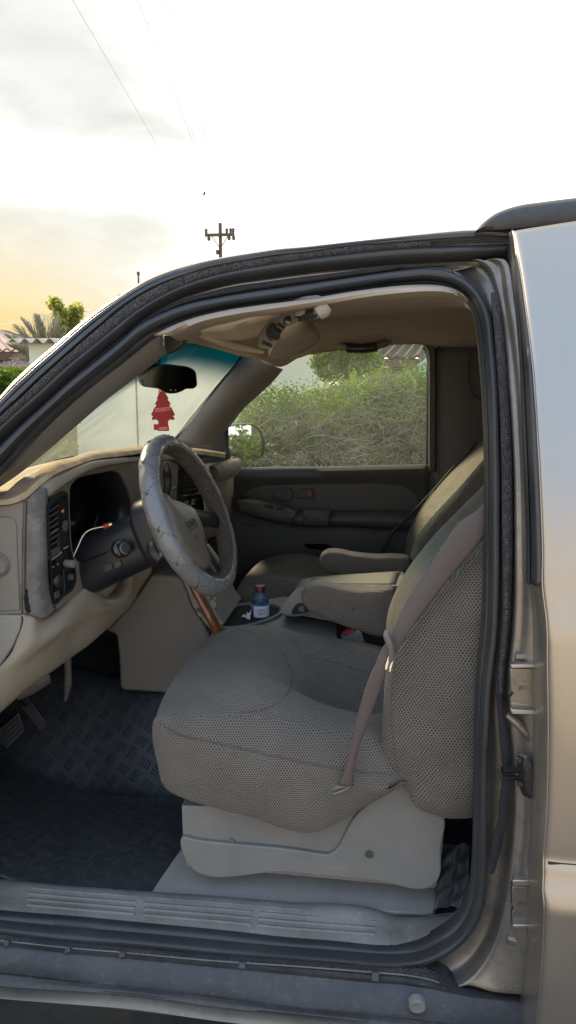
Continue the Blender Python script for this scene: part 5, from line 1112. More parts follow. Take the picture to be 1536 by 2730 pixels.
# dash cover
lipl = [(-60,1348),(0,1345),(36,1341),(69,1327),(110,1292),(143,1267),(193,1245),(248,1226),(331,1215),(378,1209),(440,1207,2.14),(520,1210,2.35),(600,1220,2.75)]
lipu = [(-60,1338),(0,1333),(34,1328),(64,1314),(104,1280),(140,1255),(193,1236),(248,1218),(331,1208),(378,1202),(440,1200,2.15),(520,1204,2.37),(600,1214,2.77)]
dcl, dcu = rD(lipl, -.006), rD(lipu, .004)
mid = rS([(-60,1316,1.80),(0,1310,1.82),(30,1296,1.86),(64,1280,1.90),(110,1258,1.98),(150,1240,2.06),(200,1226,2.16),(255,1213,2.25),(331,1204,2.42),(378,1199,2.5),(440,1197,2.6),(520,1200,2.75),(600,1210,2.95)])
farr = rS([(-60,1299,2.02),(0,1294,2.05),(30,1276,2.1),(60,1258,2.15),(110,1246,2.25),(160,1234,2.35),(220,1218,2.5),(276,1206,2.65),(331,1202,2.75),(378,1198,2.8),(440,1196,2.9),(520,1199,3.0),(600,1209,3.06)])
dc = sheet('dash_cover', [dcl+np.array([-.01, .01, -.004]), dcl, between(dcl, dcu, .5, -.008), dcu, mid, farr, farr+np.array([-.15, .05, -.03])], 110, 50, M['dashmat'], None, solid=.005, off=0, smooth=180)
tag(dc, 'tan suede dash cover laid over the top of the dashboard under the windscreen', 'dash cover')
roll = MB().tube(rS([(562,1262,2.55),(585,1258,2.62),(610,1250,2.74),(628,1240,2.84),(632,1232,2.88),(618,1226,2.86)]), [.026, .032, .034, .034, .026, .014], 18, n=40).build('fabric_roll', M['knit'], None, smooth=180)
tag(roll, 'rolled brown knitted cloth lying on the passenger end of the dashboard', 'cloth roll')
# air fresheners: two red card trees, one behind the other
def card_tree(name, px, Y, yaw, label, strip, foot):
    c_ = S(px[0], px[1], Y); k = Y/2051*.95
    sc__ = .93
    half = [(3,0),(9,10),(14,18),(17,24),(14,27),(20,34),(22,41),(18,43),(26,52),(29,60),(34,68),(32,73),(28,73),(33,80),(31,85),(24,84),(20,83),(14,88),(14,98),(16,104),(16,116)]
    loop = [(x, -y) for x, y in half]+[(-x, -y) for x, y in half[::-1]]
    R_ = np.array([math.cos(yaw), math.sin(yaw), 0]); n_ = np.array([-math.sin(yaw), math.cos(yaw), 0])
    P_ = np.array([c_+R_*x*k+np.array([0, 0, 1])*y*k for x, y in loop])
    t_ = MB().slab(P_, n_*.0016).build(name, M['red'], None, smooth=0)
    tag(t_, label, 'air freshener')
    if strip:
        s_ = [( -22,-52),(22,-47),(22,-57),(-22,-62)]
        MB().slab(np.array([c_+R_*x*k+np.array([0, 0, 1])*y*k-n_*.0006 for x, y in s_]), n_*.0005).build('label_strip', M['redlabel'], t_, smooth=0)
        text_mb('Little Trees', 8.4*k, c_-np.array([0, 0, 1])*54.5*k-n_*.0009, R_+np.array([0, 0, .11]), (0, 0, 1), .0003).build('lettering', M['red'], t_, smooth=0)
    MB().slab(np.array([c_+R_*x*k+np.array([0, 0, 1])*y*k-n_*.0006 for x, y in ((-12,-105),(12,-104),(12,-112),(-12,-113))]), n_*.0005).build('foot_label', M['redlabel'], t_, smooth=0)
    MB().tube(np.array([c_+[0, 0, -2*k], c_+[.004, 0, 10*k], c_+[.006, .01, 26*k]]), .0006, 5).build('cord', M['redlabel'], t_)
    return t_
card_tree('air_freshener', (433, 1040), 2.27, .14, 'red tree-shaped air freshener with a lettered band, hanging in front', True, True)
card_tree('air_freshener', (424, 1038), 2.31, -1.02, 'red tree-shaped air freshener edge-on behind the lettered one', False, True)
t2 = bpy.data.objects['air_freshener.001']
cq = S(420, 1131, 2.312)
MB().slab(np.array([cq+[-.012, 0, -.0], cq+[.030, 0, -.0], cq+[.030, 0, -.018], cq+[-.012, 0, -.018]]), (0, .0015, 0)).build('foot_plate', M['red'], t2, smooth=0)
# water bottle in the cup holder
bz = Z(695, 1652, .775); bo = np.array([bz[0], bz[1], .765])
bo = S(694, 1655, 2.31); bo = np.array([bo[0], bo[1], bo[2]-.012])
kk = 2.31/2051*1.0
hh_ = lambda y: (1655-y)*kk+.012
prof_ = [(0, 0), (.024, 0), (.0275, .006), (.0285, hh_(1640)), (.028, hh_(1620)), (.0285, hh_(1600)), (.0275, hh_(1592)), (.0245, hh_(1584)), (.0170, hh_(1574)), (.0145, hh_(1569)), (.0145, hh_(1562))]
btl = MB().lathe(prof_, bo, (0, 0, 1), 32).build('water_bottle', M['pet'], None, smooth=50)
tag(btl, 'small clear water bottle with maroon cap standing in the cup holder', 'bottle')
MB().lathe([(.0150, hh_(1571)), (.0162, hh_(1570)), (.0165, hh_(1556)), (.0150, hh_(1554)), (0, hh_(1554))], bo, (0, 0, 1), 28).build('cap', M['cap'], btl, smooth=40)
MB().lathe([(.0290, hh_(1638)), (.0292, hh_(1637)), (.0292, hh_(1607)), (.0290, hh_(1606))], bo, (0, 0, 1), 40).build('label', M['blabel'], btl, smooth=60)
def onb(a, y, r=.0298): return bo+np.array([r*math.sin(a), -r*math.cos(a), hh_(y)])
MB().grid(np.array([[onb(a, y, .0295) for a in np.linspace(-1.35, -.62, 10)] for y in (1637, 1607)])).build('label_panel', M['purple'], btl, solid=.0004, off=0)
lg = MB()
lg.tube(np.array([onb(.25+.42*math.cos(t), 1622+8.5*math.sin(t)) for t in np.linspace(0, 2*np.pi, 25)[:-1]]), .0005, 5, closed=True)
for yy, seq in ((1618, ((-.02,.06),(.10,.16),(.18,.30),(.34,.40),(.44,.50))), (1626, ((.02,.10),(.14,.20),(.24,.28),(.31,.44)))):
    for a, b in seq:
        lg.tube(np.array([onb(a, yy+rnd.uniform(-1, 1)), onb((a+b)/2, yy+2.0), onb(b, yy-rnd.uniform(.5, 3))]), .0009, 5)
    for a in (.06, .27, .42): lg.tube(np.array([onb(a, yy-3.6), onb(a+.02, yy-3.4)]), .0008, 5)
lg.build('label_script', M['purple'], btl, smooth=0)
MB().lathe([(0, .002), (.0265, .003), (.0268, hh_(1600)), (0, hh_(1600))], bo, (0, 0, 1), 28).build('water', M['pet'], btl, smooth=50)
# crumpled tissue in the cup well
tz_ = Z(660, 1650, .826)
G = np.array([[tz_+np.array([.028*u-.02, .02*v, .002+.018*u*v+.004*math.sin(9*u*v+5*u)]) for u in np.linspace(0, 1, 16)] for v in np.linspace(0, 1, 14)])
ti = MB().grid(G).build('tissue', M['white'], None, smooth=60, solid=.0008, off=0); tag(ti, 'crumpled white tissue lying beside the water bottle', 'tissue')
# wooden stick
wd = MB().tube(rS([(505,1540,2.02),(520,1570,2.02),(545,1615,2.02),(566,1655,2.02),(590,1705,2.04),(640,1830,2.09)]), [.014, .016, .0175, .0185, .019, .018], 14, n=30, prof=[(.8*math.cos(a), 1.1*math.sin(a)) for a in np.linspace(0, 2*np.pi, 14, endpoint=False)]).build('wooden_stick', M['wood'], None, smooth=60)
tag(wd, 'varnished brown wooden stick leaning beside the driver seat under the steering wheel', 'stick')
# loose wire with a red connector
wi = MB().tube(rS([(196,1483,1.70),(203,1468,1.70),(212,1448,1.705),(221,1429,1.71),(231,1418,1.715),(242,1412,1.72),(260,1407,1.725),(278,1404,1.73)]), .0014, 8, n=50).build('loose_wire', M['wire'], None, smooth=60)
tag(wi, 'thin cream wire with a red connector hanging in front of the instruments', 'wire')
MB().tube(rS([(277,1404.5,1.73),(291,1400,1.732)]), .0062, 12).build('connector', M['redplastic'], wi)
MB().tube(rS([(291,1400,1.732),(298,1396.5,1.734)]), .0040, 10).build('contact', M['gold'], wi)
# crumpled film and litter on the rear carpet
G = np.array([[S(1160+90*u, 2250+170*v, 1.72-.12*v+.006*math.sin(9*u+4*v))+np.array([0, .003*math.sin(17*u+5*v), .003*math.sin(23*v+9*u)]) for u in np.linspace(0, 1, 40)] for v in np.linspace(0, 1, 40)])
fi = MB().grid(G).build('plastic_film', M['rubber_dusty'], None, smooth=60, solid=.001, off=0); tag(fi, 'crumpled dark plastic film on the floor behind the driver seat', 'plastic film')

# ================================================================== outdoors
pv = MB().grid(np.array([[[x, y, GZ+.06] for x in np.linspace(-60, 60, 13)] for y in np.linspace(-40, -.9, 9)])).build('bounce_ground', M['bounce_ground'], None, solid=.06, off=-1); kind(pv, 'structure')  # unseen pale sheet added behind the eye to bounce light onto the car
gr = MB().grid(np.array([[[x, y, GZ] for x in np.linspace(-300, 300, 31)] for y in np.linspace(-200, 400, 31)])).build('ground', M['asphalt'], None); kind(gr, 'structure')
vg = MB().grid(np.array([[[x, y, GZ+.02] for x in np.linspace(-8, 16, 12)] for y in np.linspace(4.35, 6.6, 6)])).build('verge', M['verge'], None); kind(vg, 'structure')
def leaves_mesh(name, P_, size, mat, parent=None, up=.3, asp=.55, nrm=None):
    n = len(P_); a = nr.normal(size=(n, 3)); a /= np.linalg.norm(a, axis=1)[:, None]
    b = nr.normal(size=(n, 3)); b[:, 2] += up; b -= a*(a*b).sum(1)[:, None]; b /= np.linalg.norm(b, axis=1)[:, None]
    c_ = np.cross(a, b); s_ = size*nr.uniform(.6, 1.35, size=(n, 1))
    v = np.stack([P_-a*s_, P_+b*s_*asp+c_*s_*.12, P_+a*s_, P_-b*s_*asp+c_*s_*.12], 1).reshape(-1, 3)
    me = bpy.data.meshes.new(name); me.vertices.add(4*n); me.vertices.foreach_set('co', v.ravel())
    me.loops.add(4*n); me.loops.foreach_set('vertex_index', np.arange(4*n)); me.polygons.add(n)
    me.polygons.foreach_set('loop_start', np.arange(n)*4); me.polygons.foreach_set('loop_total', np.full(n, 4)); me.update(calc_edges=True)
    me.materials.append(mat)
    o = bpy.data.objects.new(name, me); COL.objects.link(o)
    if parent is not None:
        o.parent = parent
        if parent.name in ORIG: o.matrix_parent_inverse = Matrix.Translation(-Vector(ORIG[parent.name]))
    return o
def strips(name, segs, mat, parent=None):
    v = []; f = []
    mb = MB()
    for P_, r in segs: mb.tube(P_, r, 3, cap=False)
    return mb.build(name, mat, parent, smooth=0)
# hedge beside the far door: bare tangled twigs below, green growth on top
hx0, hx1, hy0, hy1 = -1.02, 5.0, 4.75, 5.8
def htop(x): return 1.50+.05*math.sin(1.7*x)+.04*math.sin(4.1*x+1)-1.6*max(0, (-.78-x))**1.3
hd = empty('hedge', ((hx0+hx1)/2, 5.3, GZ), 'tangled hedge of bare twigs with fresh green tips beyond the passenger window', 'hedge')
segs = []
def rx(): return rnd.uniform(hx0, 2.0) if rnd.random() < .75 else rnd.uniform(hx0, hx1)
for _ in range(7500):
    x = rx(); y = hy0+rnd.random()**2*(hy1-hy0)*.7; z = rnd.uniform(GZ+.05, htop(x)-.02)
    d = np.array([rnd.gauss(0, 1), rnd.gauss(0, .45), rnd.gauss(.25, .8)]); d /= np.linalg.norm(d); L = rnd.uniform(.12, .42)
    p = [np.array([x, y, z])]
    for k in range(4):
        d = d+np.array([rnd.gauss(0, .35), rnd.gauss(0, .25), rnd.gauss(0, .3)]); d /= np.linalg.norm(d); q_ = p[-1]+d*L/4
        q_[0] = max(q_[0], hx0-.06); q_[1] = max(q_[1], hy0-.06); q_[2] = min(q_[2], htop(q_[0])+.05); p.append(q_)
    segs.append((np.array(p), [rnd.uniform(.0016, .0042), .0010]))
for _ in range(60):
    x = rx(); segs.append((resamp(np.array([[x, hy0+rnd.uniform(.1, .8), GZ], [x+rnd.gauss(0, .15), hy0+rnd.uniform(.1, .7), .4], [x+rnd.gauss(0, .35), hy0+rnd.uniform(.05, .6), 1.1]]), 8), [.014, .006]))
segs.append((resamp(np.array([[.05, 4.70, .62], [.35, 4.68, .58], [.52, 4.69, .60], [.75, 4.72, .74]]), 14), [.006, .007, .003]))
strips('twig', segs, M['twig'], hd)['kind'] = 'stuff'
P_ = []
nclump = 1250
for _ in range(nclump):
    x = rx(); hi = htop(x); u = rnd.random()
    if u < .66: z = hi-abs(rnd.gauss(0, .15))+.02
    else: z = rnd.uniform(GZ+.2, hi)
    green = .5+.5*math.sin(1.3*x+.4)+.3*math.sin(3.3*z+2*x)
    if z < hi-.25 and rnd.random() > .42*max(green, .15)+.2: continue
    y = hy0+.06+abs(rnd.gauss(0, .22)) if z < hi-.12 else rnd.uniform(hy0, hy1)
    for _ in range(rnd.randint(26, 52)): P_.append((x+rnd.gauss(0, .065), max(y+rnd.gauss(0, .06), hy0-.05), z+rnd.gauss(0, .05)))
for _ in range(260):
    x = rx(); hi = htop(x); y = rnd.uniform(hy0, hy1)
    for k in range(rnd.randint(6, 14)): P_.append((x+rnd.gauss(0, .012), y+rnd.gauss(0, .012), hi+.012*k*rnd.uniform(.6, 1.2)))
leaves_mesh('foliage', np.array(P_), .0125, M['hedge'], hd)['kind'] = 'stuff'
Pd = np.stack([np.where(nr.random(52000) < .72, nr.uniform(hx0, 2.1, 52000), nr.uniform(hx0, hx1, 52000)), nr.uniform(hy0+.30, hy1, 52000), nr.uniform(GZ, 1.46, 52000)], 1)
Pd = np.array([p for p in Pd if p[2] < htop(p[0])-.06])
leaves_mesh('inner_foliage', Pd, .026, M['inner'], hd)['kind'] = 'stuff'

# things standing on a given sight line at a given distance
def at(x, y, Y): return S(x, y, Y)
# pale garden wall / shed with a corrugated edge, straight ahead through the windscreen
YW = 14.5
a, b = at(76, 915, YW), at(850, 915, YW)
zt = a[2]
shed = empty('shed', ((a[0]+b[0])/2, YW+1, GZ), 'long cream shed with a corrugated roof edge, seen through the windscreen', 'shed')
MB().box(((a[0]+b[0])/2, YW+1.5, (GZ+zt)/2), ((b[0]-a[0])/2, 1.5, (zt-GZ)/2)).build('wall', M['wall'], shed)
xs_ = np.arange(a[0]-.28, b[0]+.3, .03)
G = np.array([[[x, y, zt+.05+.045*math.sin(2*math.pi*x/.245)+.10*(YW+.3-y)*-.35] for x in xs_] for y in np.linspace(YW-.25, YW+3.2, 8)])
MB().grid(G).build('roof', M['corr'], shed, solid=.012, off=0, smooth=60)
jx = at(366, 1100, YW)[0]
MB().box((jx, YW-.004, (GZ+zt)/2), (.014, .01, (zt-GZ)/2-.01)).build('joint', M['joint'], shed)
for k, (x, y) in enumerate(((182,1168),(203,1168),(221,1167),(243,1169),(270,1180))):
    MB().lathe([(0, 0), (.03, 0)], at(x, y, YW-.008), (0, 1, 0), 8).build('wall_stain', M['verge'], shed, smooth=0) if k < 0 else None
# left hedge, clipped and bright
YH = 12.0
h0, h1_ = at(-120, 984, YH), at(120, 984, YH)
lh = empty('hedge', ((h0[0]+h1_[0])/2-1.5, YH+.5, GZ), 'bright green clipped hedge in front of the tiled-roof house, far left', 'hedge')
n_ = 11000
Pl = np.stack([nr.uniform(h0[0]-3, h1_[0]+.2, n_), YH+np.abs(nr.normal(0, .35, n_)), GZ+(h0[2]-GZ)*(1-nr.random(n_)**2)+nr.normal(0, .03, n_)], 1)
leaves_mesh('foliage', Pl, .040, M['hedge'], lh)['kind'] = 'stuff'
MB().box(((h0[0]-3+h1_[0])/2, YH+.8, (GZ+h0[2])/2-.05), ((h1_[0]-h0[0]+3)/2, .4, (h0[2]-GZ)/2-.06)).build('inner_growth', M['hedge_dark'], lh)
# tiled-roof house behind it
YT = 20.0
def tiled(p0, p1, p2, p3, nu, nv, wave, amp):
    G = []
    for v in np.linspace(0, 1, nv):
        r_ = []
        for u in np.linspace(0, 1, nu):
            p = (np.array(p0)*(1-u)+np.array(p1)*u)*(1-v)+(np.array(p3)*(1-u)+np.array(p2)*u)*v
            p = p+np.array([0, 0, amp*math.sin(2*math.pi*u*wave)+amp*.8*((v*14) % 1)])
            r_.append(p)
        G.append(r_)
    return np.array(G)
e_r = at(60, 934, YT); rid = at(-70, 888, YT+2.5)
hs = empty('house', (e_r[0]-3, YT+3, GZ), 'house with a purple tiled roof and timber eaves above the left hedge', 'house')
MB().grid(tiled((e_r[0]-7, YT, e_r[2]+.02), (e_r[0], YT, e_r[2]), (e_r[0]-2.2, YT+3, rid[2]+.1), (e_r[0]-7, YT+3, rid[2]+.1), 160, 57, 28, .035)).build('roof', M['tile'], hs, solid=.03, off=0, smooth=40)
MB().grid(tiled((e_r[0], YT, e_r[2]), (e_r[0], YT+6, e_r[2]), (e_r[0]-2.2, YT+3.2, rid[2]+.1), (e_r[0]-2.2, YT+3, rid[2]+.1), 80, 29, 20, .03)).build('roof_hip', M['tile'], hs, solid=.03, off=0, smooth=40)
MB().box((e_r[0]-3.6, YT+.08, e_r[2]-.14), (3.5, .05, .11)).build('fascia', M['timber'], hs)
MB().box((e_r[0]-.08, YT+3, e_r[2]-.14), (.05, 3, .11)).build('fascia', M['timber'], hs)
for k in range(7): MB().box((e_r[0]-.5-.9*k, YT+.5, e_r[2]-.30), (.05, .55, .06)).build('rafter', M['timber'], hs)
MB().box((e_r[0]-4.2, YT+3, (GZ+e_r[2])/2-.1), (3.3, 2.2, (e_r[2]-GZ)/2-.1)).build('wall', M['render'], hs)
# low pink roof between the house and the shed
p0, p1 = at(40, 962, 17), at(140, 962, 17)
lo = empty('low_roof', ((p0[0]+p1[0])/2, 18, GZ), 'low pinkish tiled lean-to roof between the house and the cream shed', 'outbuilding')
MB().grid(tiled((p0[0]-1, 17, at(60,985,17)[2]), (p1[0]+.5, 17, at(60,985,17)[2]), (p1[0]+.5, 18.5, at(60,955,18.5)[2]), (p0[0]-.2, 18.5, at(60,955,18.5)[2]), 90, 29, 14, .03)).build('roof', M['tile'], lo, solid=.03, off=0)
MB().box(((p0[0]+p1[0])/2, 17.6, (GZ+at(60,985,17)[2])/2-.03), ((p1[0]-p0[0])/2+.4, .5, (at(60,985,17)[2]-GZ)/2-.05)).build('wall', M['render'], lo)
# palms
def palm(loc_px, Y, fr_, label, size=1.0):
    base_ = at(loc_px[0], loc_px[1], Y)
    r_ = empty('palm_tree', (base_[0], Y, GZ), label, 'palm tree')
    MB().tube(np.array([[base_[0], Y, GZ], [base_[0]+.05, Y, (GZ+base_[2])/2], base_]), [.20, .17, .16], 12, n=12).build('trunk', M['bark'], r_)
    mb = MB(); 
    for (x1, y1, x2, y2, dy) in fr_:
        p = resamp(np.array([base_, at(x1, y1, Y+dy*.5), at(x2, y2, Y+dy)]), 40)
        mb.tube(p[:, :], [.018, .004], 5, cap=False)
        T = np.gradient(p, axis=0); T /= np.linalg.norm(T, axis=1)[:, None]
        for i in range(6, 40):
            for sg in (-1, 1):
                side = np.cross(T[i], [0, 0, 1.0]); side /= np.linalg.norm(side); L = size*.62*math.sin(math.pi*min(.97, (i+4)/44.))+.08
                d = side*sg*.62+T[i]*.75+np.array([0, 0, .42])+np.array([rnd.gauss(0, .08) for _ in range(3)]); d /= np.linalg.norm(d)
                w = np.cross(d, T[i]); w /= max(np.linalg.norm(w), 1e-6); w *= .014*size
                tip = p[i]+d*L+np.array([0, 0, -.14*L])
                mb.add(np.array([p[i]-w, p[i]+w, (p[i]+tip)/2+w*1.1+[0, 0, .03*L], tip, (p[i]+tip)/2-w*1.1+[0, 0, .03*L]]), [[0, 1, 2, 3, 4]])
    mb.build('crown', M['palm'], r_, smooth=0)
palm((122, 985), 18.5, [(118,930,99,845,0),(128,930,128,843,-.3),(135,935,152,850,.3),(112,940,62,855,-.2),(108,945,48,872,.3),(140,940,168,880,0),(104,958,24,900,0),(112,965,30,925,-.4),(100,970,45,980,-.5),(130,970,180,960,.4),(110,975,60,1000,.2)], 'palm tree with upright grey-green fronds behind the cream shed')
# leafy tree rising between the palm and the windscreen pillar
def tree(loc_px, Y, lobes, label, mat, lsize, dens, tw=.12, cat='tree', trunk_to=None):
    b_ = at(loc_px[0], loc_px[1], Y)
    r_ = empty('leafy_tree', (b_[0], Y, GZ), label, cat)
    P_ = []; br__ = MB(); crown0 = at(*(trunk_to or lobes[0][:2]), Y)
    br__.tube(np.array([[b_[0], Y, GZ], (np.array([b_[0], Y, GZ])+crown0)/2+[.1, 0, 0], crown0]), [tw*1.5, tw, tw*.6], 10, n=14)
    sc_ = Y/2051
    for (x, y, r) in lobes:
        c_ = at(x, y, Y+rnd.uniform(-.4, .4)*r*sc_)
        br__.tube(resamp(np.array([[b_[0], Y, min(c_[2]-.4, crown0[2])-.2], (c_+crown0)/2, c_]), 10), [tw*.55, tw*.15], 6, cap=False)
        for _ in range(dens):
            d = np.array([rnd.gauss(0, 1), rnd.gauss(0, 1), rnd.gauss(0, 1)]); d /= np.linalg.norm(d); q_ = c_+d*r*sc_*rnd.random()**.45
            m_ = rnd.randint(5, 11)
            for _ in range(m_): P_.append(q_+np.array([rnd.gauss(0, 1), rnd.gauss(0, 1), rnd.gauss(0, 1)])*lsize*1.05)
    br__.build('trunk', M['bark'], r_, smooth=60)
    leaves_mesh('crown', np.array(P_), lsize, M[mat], r_)
    return r_
tree((185, 960), 22, [(146,808,9),(152,820,11),(160,835,13),(166,850,15),(170,868,18),(172,890,20),(202,826,10),(200,838,14),(196,852,17),(190,870,19),(186,892,22),(176,915,24),(205,880,16),(160,905,16)], 'yellow-green leafy tree with two pointed tops behind the shed', 'tree', .07, 42, .14, trunk_to=(178, 900))
# greenery and a house seen over the hedge through the passenger window
tree((920, 1010), 13, [(862,965,22),(890,950,24),(920,955,26),(955,962,24),(985,968,20),(905,975,26),(945,985,26),(880,985,24)], 'soft green garden tree between the shed and the brown roof, over the hedge', 'hedge', .045, 210, .10, trunk_to=(920, 985))
YB = 16.0
q0, q1, q2 = at(955, 938, YB), at(1120, 905, YB), at(1120, 990, YB)
hs2 = empty('house', (q1[0]+1.5, YB+2, GZ), 'brown-roofed house with a louvred vent, glimpsed over the hedge through the passenger window', 'house')
ry = at(1010, 905, YB+2)
MB().grid(tiled((q0[0]-.1, YB, q0[2]-.12), (q1[0]+4, YB, q0[2]-.12), (q1[0]+4, YB+2.5, q0[2]+.75), (q0[0]+.75, YB+2.5, q0[2]+.75), 120, 43, 26, .03)).build('roof', M['browntile'], hs2, solid=.04, off=0)
MB().box(((q0[0]+q1[0])/2+2, YB+.05, q0[2]-.22), ((q1[0]-q0[0])/2+2, .04, .08)).build('fascia', M['timber'], hs2)
MB().box(((q0[0]+q1[0])/2+2.1, YB+1.6, (GZ+q0[2])/2-.15), ((q1[0]-q0[0])/2+1.9, 1.2, (q0[2]-GZ)/2-.15)).build('wall', M['render'], hs2)
l0 = at(1072, 968, YB+.3)
lv = MB().box((l0[0], YB+.36, l0[2]), (.27, .03, .20)).build('louvre', M['timber'], hs2)
for k in range(7): MB().box((l0[0], YB+.32, l0[2]-.17+.055*k), (.25, .02, .012)).build('louvre_slat', M['render'], lv)
g0_ = at(1128, 950, YB-2)
pg = MB().slab(np.array([at(1095, 992, YB-2), at(1135, 955, YB-2), at(1200, 955, YB-2), at(1200, 1010, YB-2), at(1095, 1010, YB-2)]), (0, .2, 0)).build('garden_screen', M['pale_green'], None); tag(pg, 'pale green sloping panel at the right above the hedge', 'panel')
v_ = np.array([v.co for v in pg.data.vertices]); 
MB().tube(np.array([[g0_[0], YB-1.9, GZ], [g0_[0], YB-1.9, g0_[2]]]), .05, 8).build('post', M['timber'], pg)
# second far house whose ridge and mast peep over the roof line
YR = 30.0
r0_, r1_ = at(314, 789, YR), at(352, 767, YR)
hs3 = empty('house', (r1_[0]+3, YR+2, GZ), 'pale house whose roof corner and thin mast peep over the front of the SUV roof', 'house')
MB().grid(tiled((r0_[0], YR, r0_[2]), (r0_[0]+7, YR, r0_[2]), (r0_[0]+7, YR+2.2, r1_[2]+.12), (r0_[0]+.6, YR+2.2, r1_[2]+.12), 90, 29, 22, .03)).build('roof', M['tile'], hs3, solid=.05, off=0)
MB().box((r0_[0]+3.7, YR+2.0, (GZ+r0_[2])/2-.1), (3.4, 1.7, (r0_[2]-GZ)/2-.1)).build('wall', M['render'], hs3)
mt_ = at(356, 724, YR); 
ms = MB().tube(np.array([[mt_[0], YR+.6, r0_[2]], [mt_[0], YR+.6, mt_[2]]]), .035, 8).build('mast', M['pole'], hs3)
MB().lathe([(0, 0), (.06, 0), (.06, .12), (0, .13)], (mt_[0], YR+.6, mt_[2]-.05), (0, 0, 1), 10).build('mast_cap', M['pole'], ms)
# utility pole with its cross-arm and insulators
YP = 60.0
pt = at(587, 595, YP)
up_ = empty('utility_pole', (pt[0], YP, GZ), 'wooden utility pole with one cross-arm and insulators rising behind the roof', 'utility pole')
MB().tube(np.array([[pt[0], YP, GZ], [pt[0], YP, pt[2]]]), [.17, .13], 12, n=6).build('post', M['pole'], up_)
ca, cb2 = at(548, 628, YP), at(626, 628, YP)
arm_ = MB().box(((ca[0]+cb2[0])/2, YP-.15, ca[2]), ((cb2[0]-ca[0])/2, .09, .10)).build('cross_arm', M['pole'], up_)
ins_pts = []
for x in (551, 606, 616, 623):
    p = at(x, 622, YP); ins_pts.append(p)
    MB().lathe([(0, 0), (.06, 0), (.12, .10), (.08, .16), (.13, .26), (.06, .36), (0, .38)], (p[0], YP-.15, ca[2]+.10), (0, 0, 1), 10).build('insulator', M['pole'], arm_)
for x in (558, 612, 624):
    p = at(x, 632, YP); MB().lathe([(0, 0), (.10, 0), (.13, -.14), (.09, -.30), (0, -.32)], (p[0], YP-.15, ca[2]-.10), (0, 0, 1), 10).build('insulator', M['pole'], arm_)
for sg in (-1, 1): MB().bar((pt[0], YP-.12, ca[2]-1.0), (pt[0]+sg*.62, YP-.12, ca[2]-.08), .05, .05).build('brace', M['pole'], arm_)
MB().box((pt[0]-.22, YP-.1, ca[2]-1.25), (.09, .09, .16)).build('fuse_box', M['pole'], up_)
# overhead wires from the pole towards and over the viewer's left
wl_ = [((194,0),(371,345),551), ((366,0),(470,318),606), ((371,0),(474,312),616), ((443,0),(519,306),623)]
for k, (pa, pb, xi) in enumerate(wl_):
    ip = at(xi, 622, YP); ip = np.array([ip[0], YP-.15, ca[2]+.47])
    # nearer point: on the sight line of the photo's upper end, at wire height
    near = Z(pa[0], pa[1], ca[2]+.2); far_ = near+(near-ip)*.35
    w_ = MB().tube(resamp(np.array([ip, (ip+near)/2+[0, 0, -.02], near, far_]), 60), .0075 if k != 2 else .006, 6).build('power_line', M['cable'], None, smooth=0)
    tag(w_, ['leftmost thin overhead wire crossing the top of the sky', 'left wire of the close pair crossing the upper sky', 'right wire of the close pair crossing the upper sky', 'rightmost short overhead wire crossing the upper sky'][k], 'wire', 'overhead wires')
pw = resamp(np.array([at(-200, 885, 26), at(0, 866, 26), at(265, 824, 26), at(420, 800, 26), at(700, 760, 26)]), 60)
w_ = MB().tube(pw, .012, 6).build('power_line', M['cable'], None, smooth=0); tag(w_, 'low wire running behind the palm and tree at the left', 'wire')
for x_, y_ in ((-200, 885), (700, 760)):
    p = at(x_, y_, 26)
    po = MB().tube(np.array([[p[0], 26.1, GZ], [p[0], 26.1, p[2]+.3]]), [.12, .09], 10, n=4).build('wire_post', M['pole'], None); tag(po, 'plain wooden post carrying the low wire, '+('left' if x_ < 0 else 'right')+' end', 'post')
# bird in the sky
bc_ = at(544, 518, 30)
bd = MB().tube(np.array([bc_+[-.07, 0, -.035], bc_+[-.03, 0, -.012], bc_+[.04, 0, .012], bc_+[.075, 0, .03]]), [.008, .026, .024, .006], 8, n=14).build('bird', M['bird'], None); tag(bd, 'small bird flying in the white sky above the utility pole', 'bird')
MB().slab(np.array([bc_+[-.03, -.0, .0], bc_+[.03, 0, .02], bc_+[.10, -.12, .055], bc_+[.03, -.14, .05]]), (0, 0, .008)).build('wing', M['bird'], bd)
MB().slab(np.array([bc_+[-.03, .0, .0], bc_+[.03, 0, .02], bc_+[-.02, .13, .045], bc_+[-.09, .12, .02]]), (0, 0, .008)).build('wing', M['bird'], bd)
# tree and bush that the door mirror looks back at
def mt_tree(x, y, h, label):
    r_ = empty('leafy_tree', (x, y, GZ), label, 'tree')
    b_ = MB(); P_ = []
    top = np.array([x, y, h*.45])
    b_.tube(np.array([[x, y, GZ], [x+.1, y, h*.25], top]), [.22, .18, .14], 10, n=10)
    for _ in range(16):
        d = np.array([rnd.gauss(0, 1), rnd.gauss(0, 1), abs(rnd.gauss(.8, .5))]); d /= np.linalg.norm(d)
        e = top+d*h*rnd.uniform(.3, .6); b_.tube(resamp(np.array([top-[0, 0, rnd.uniform(0, .8)], (top+e)/2+[0, 0, .2], e]), 10), [.09, .02], 6, cap=False)
        for _ in range(45):
            q_ = e+np.array([rnd.gauss(0, .55), rnd.gauss(0, .55), rnd.gauss(0, .4)])
            for _ in range(8): P_.append(q_+np.array([rnd.gauss(0, .1) for _ in range(3)]))
    b_.build('trunk', M['bark'], r_, smooth=60); leaves_mesh('crown', np.array(P_), .06, M['hedge_dark'], r_)
bu = empty('round_bush', (7.9, 4.75, GZ), 'round dark green bush by the roadside, reflected in the passenger door mirror', 'bush')
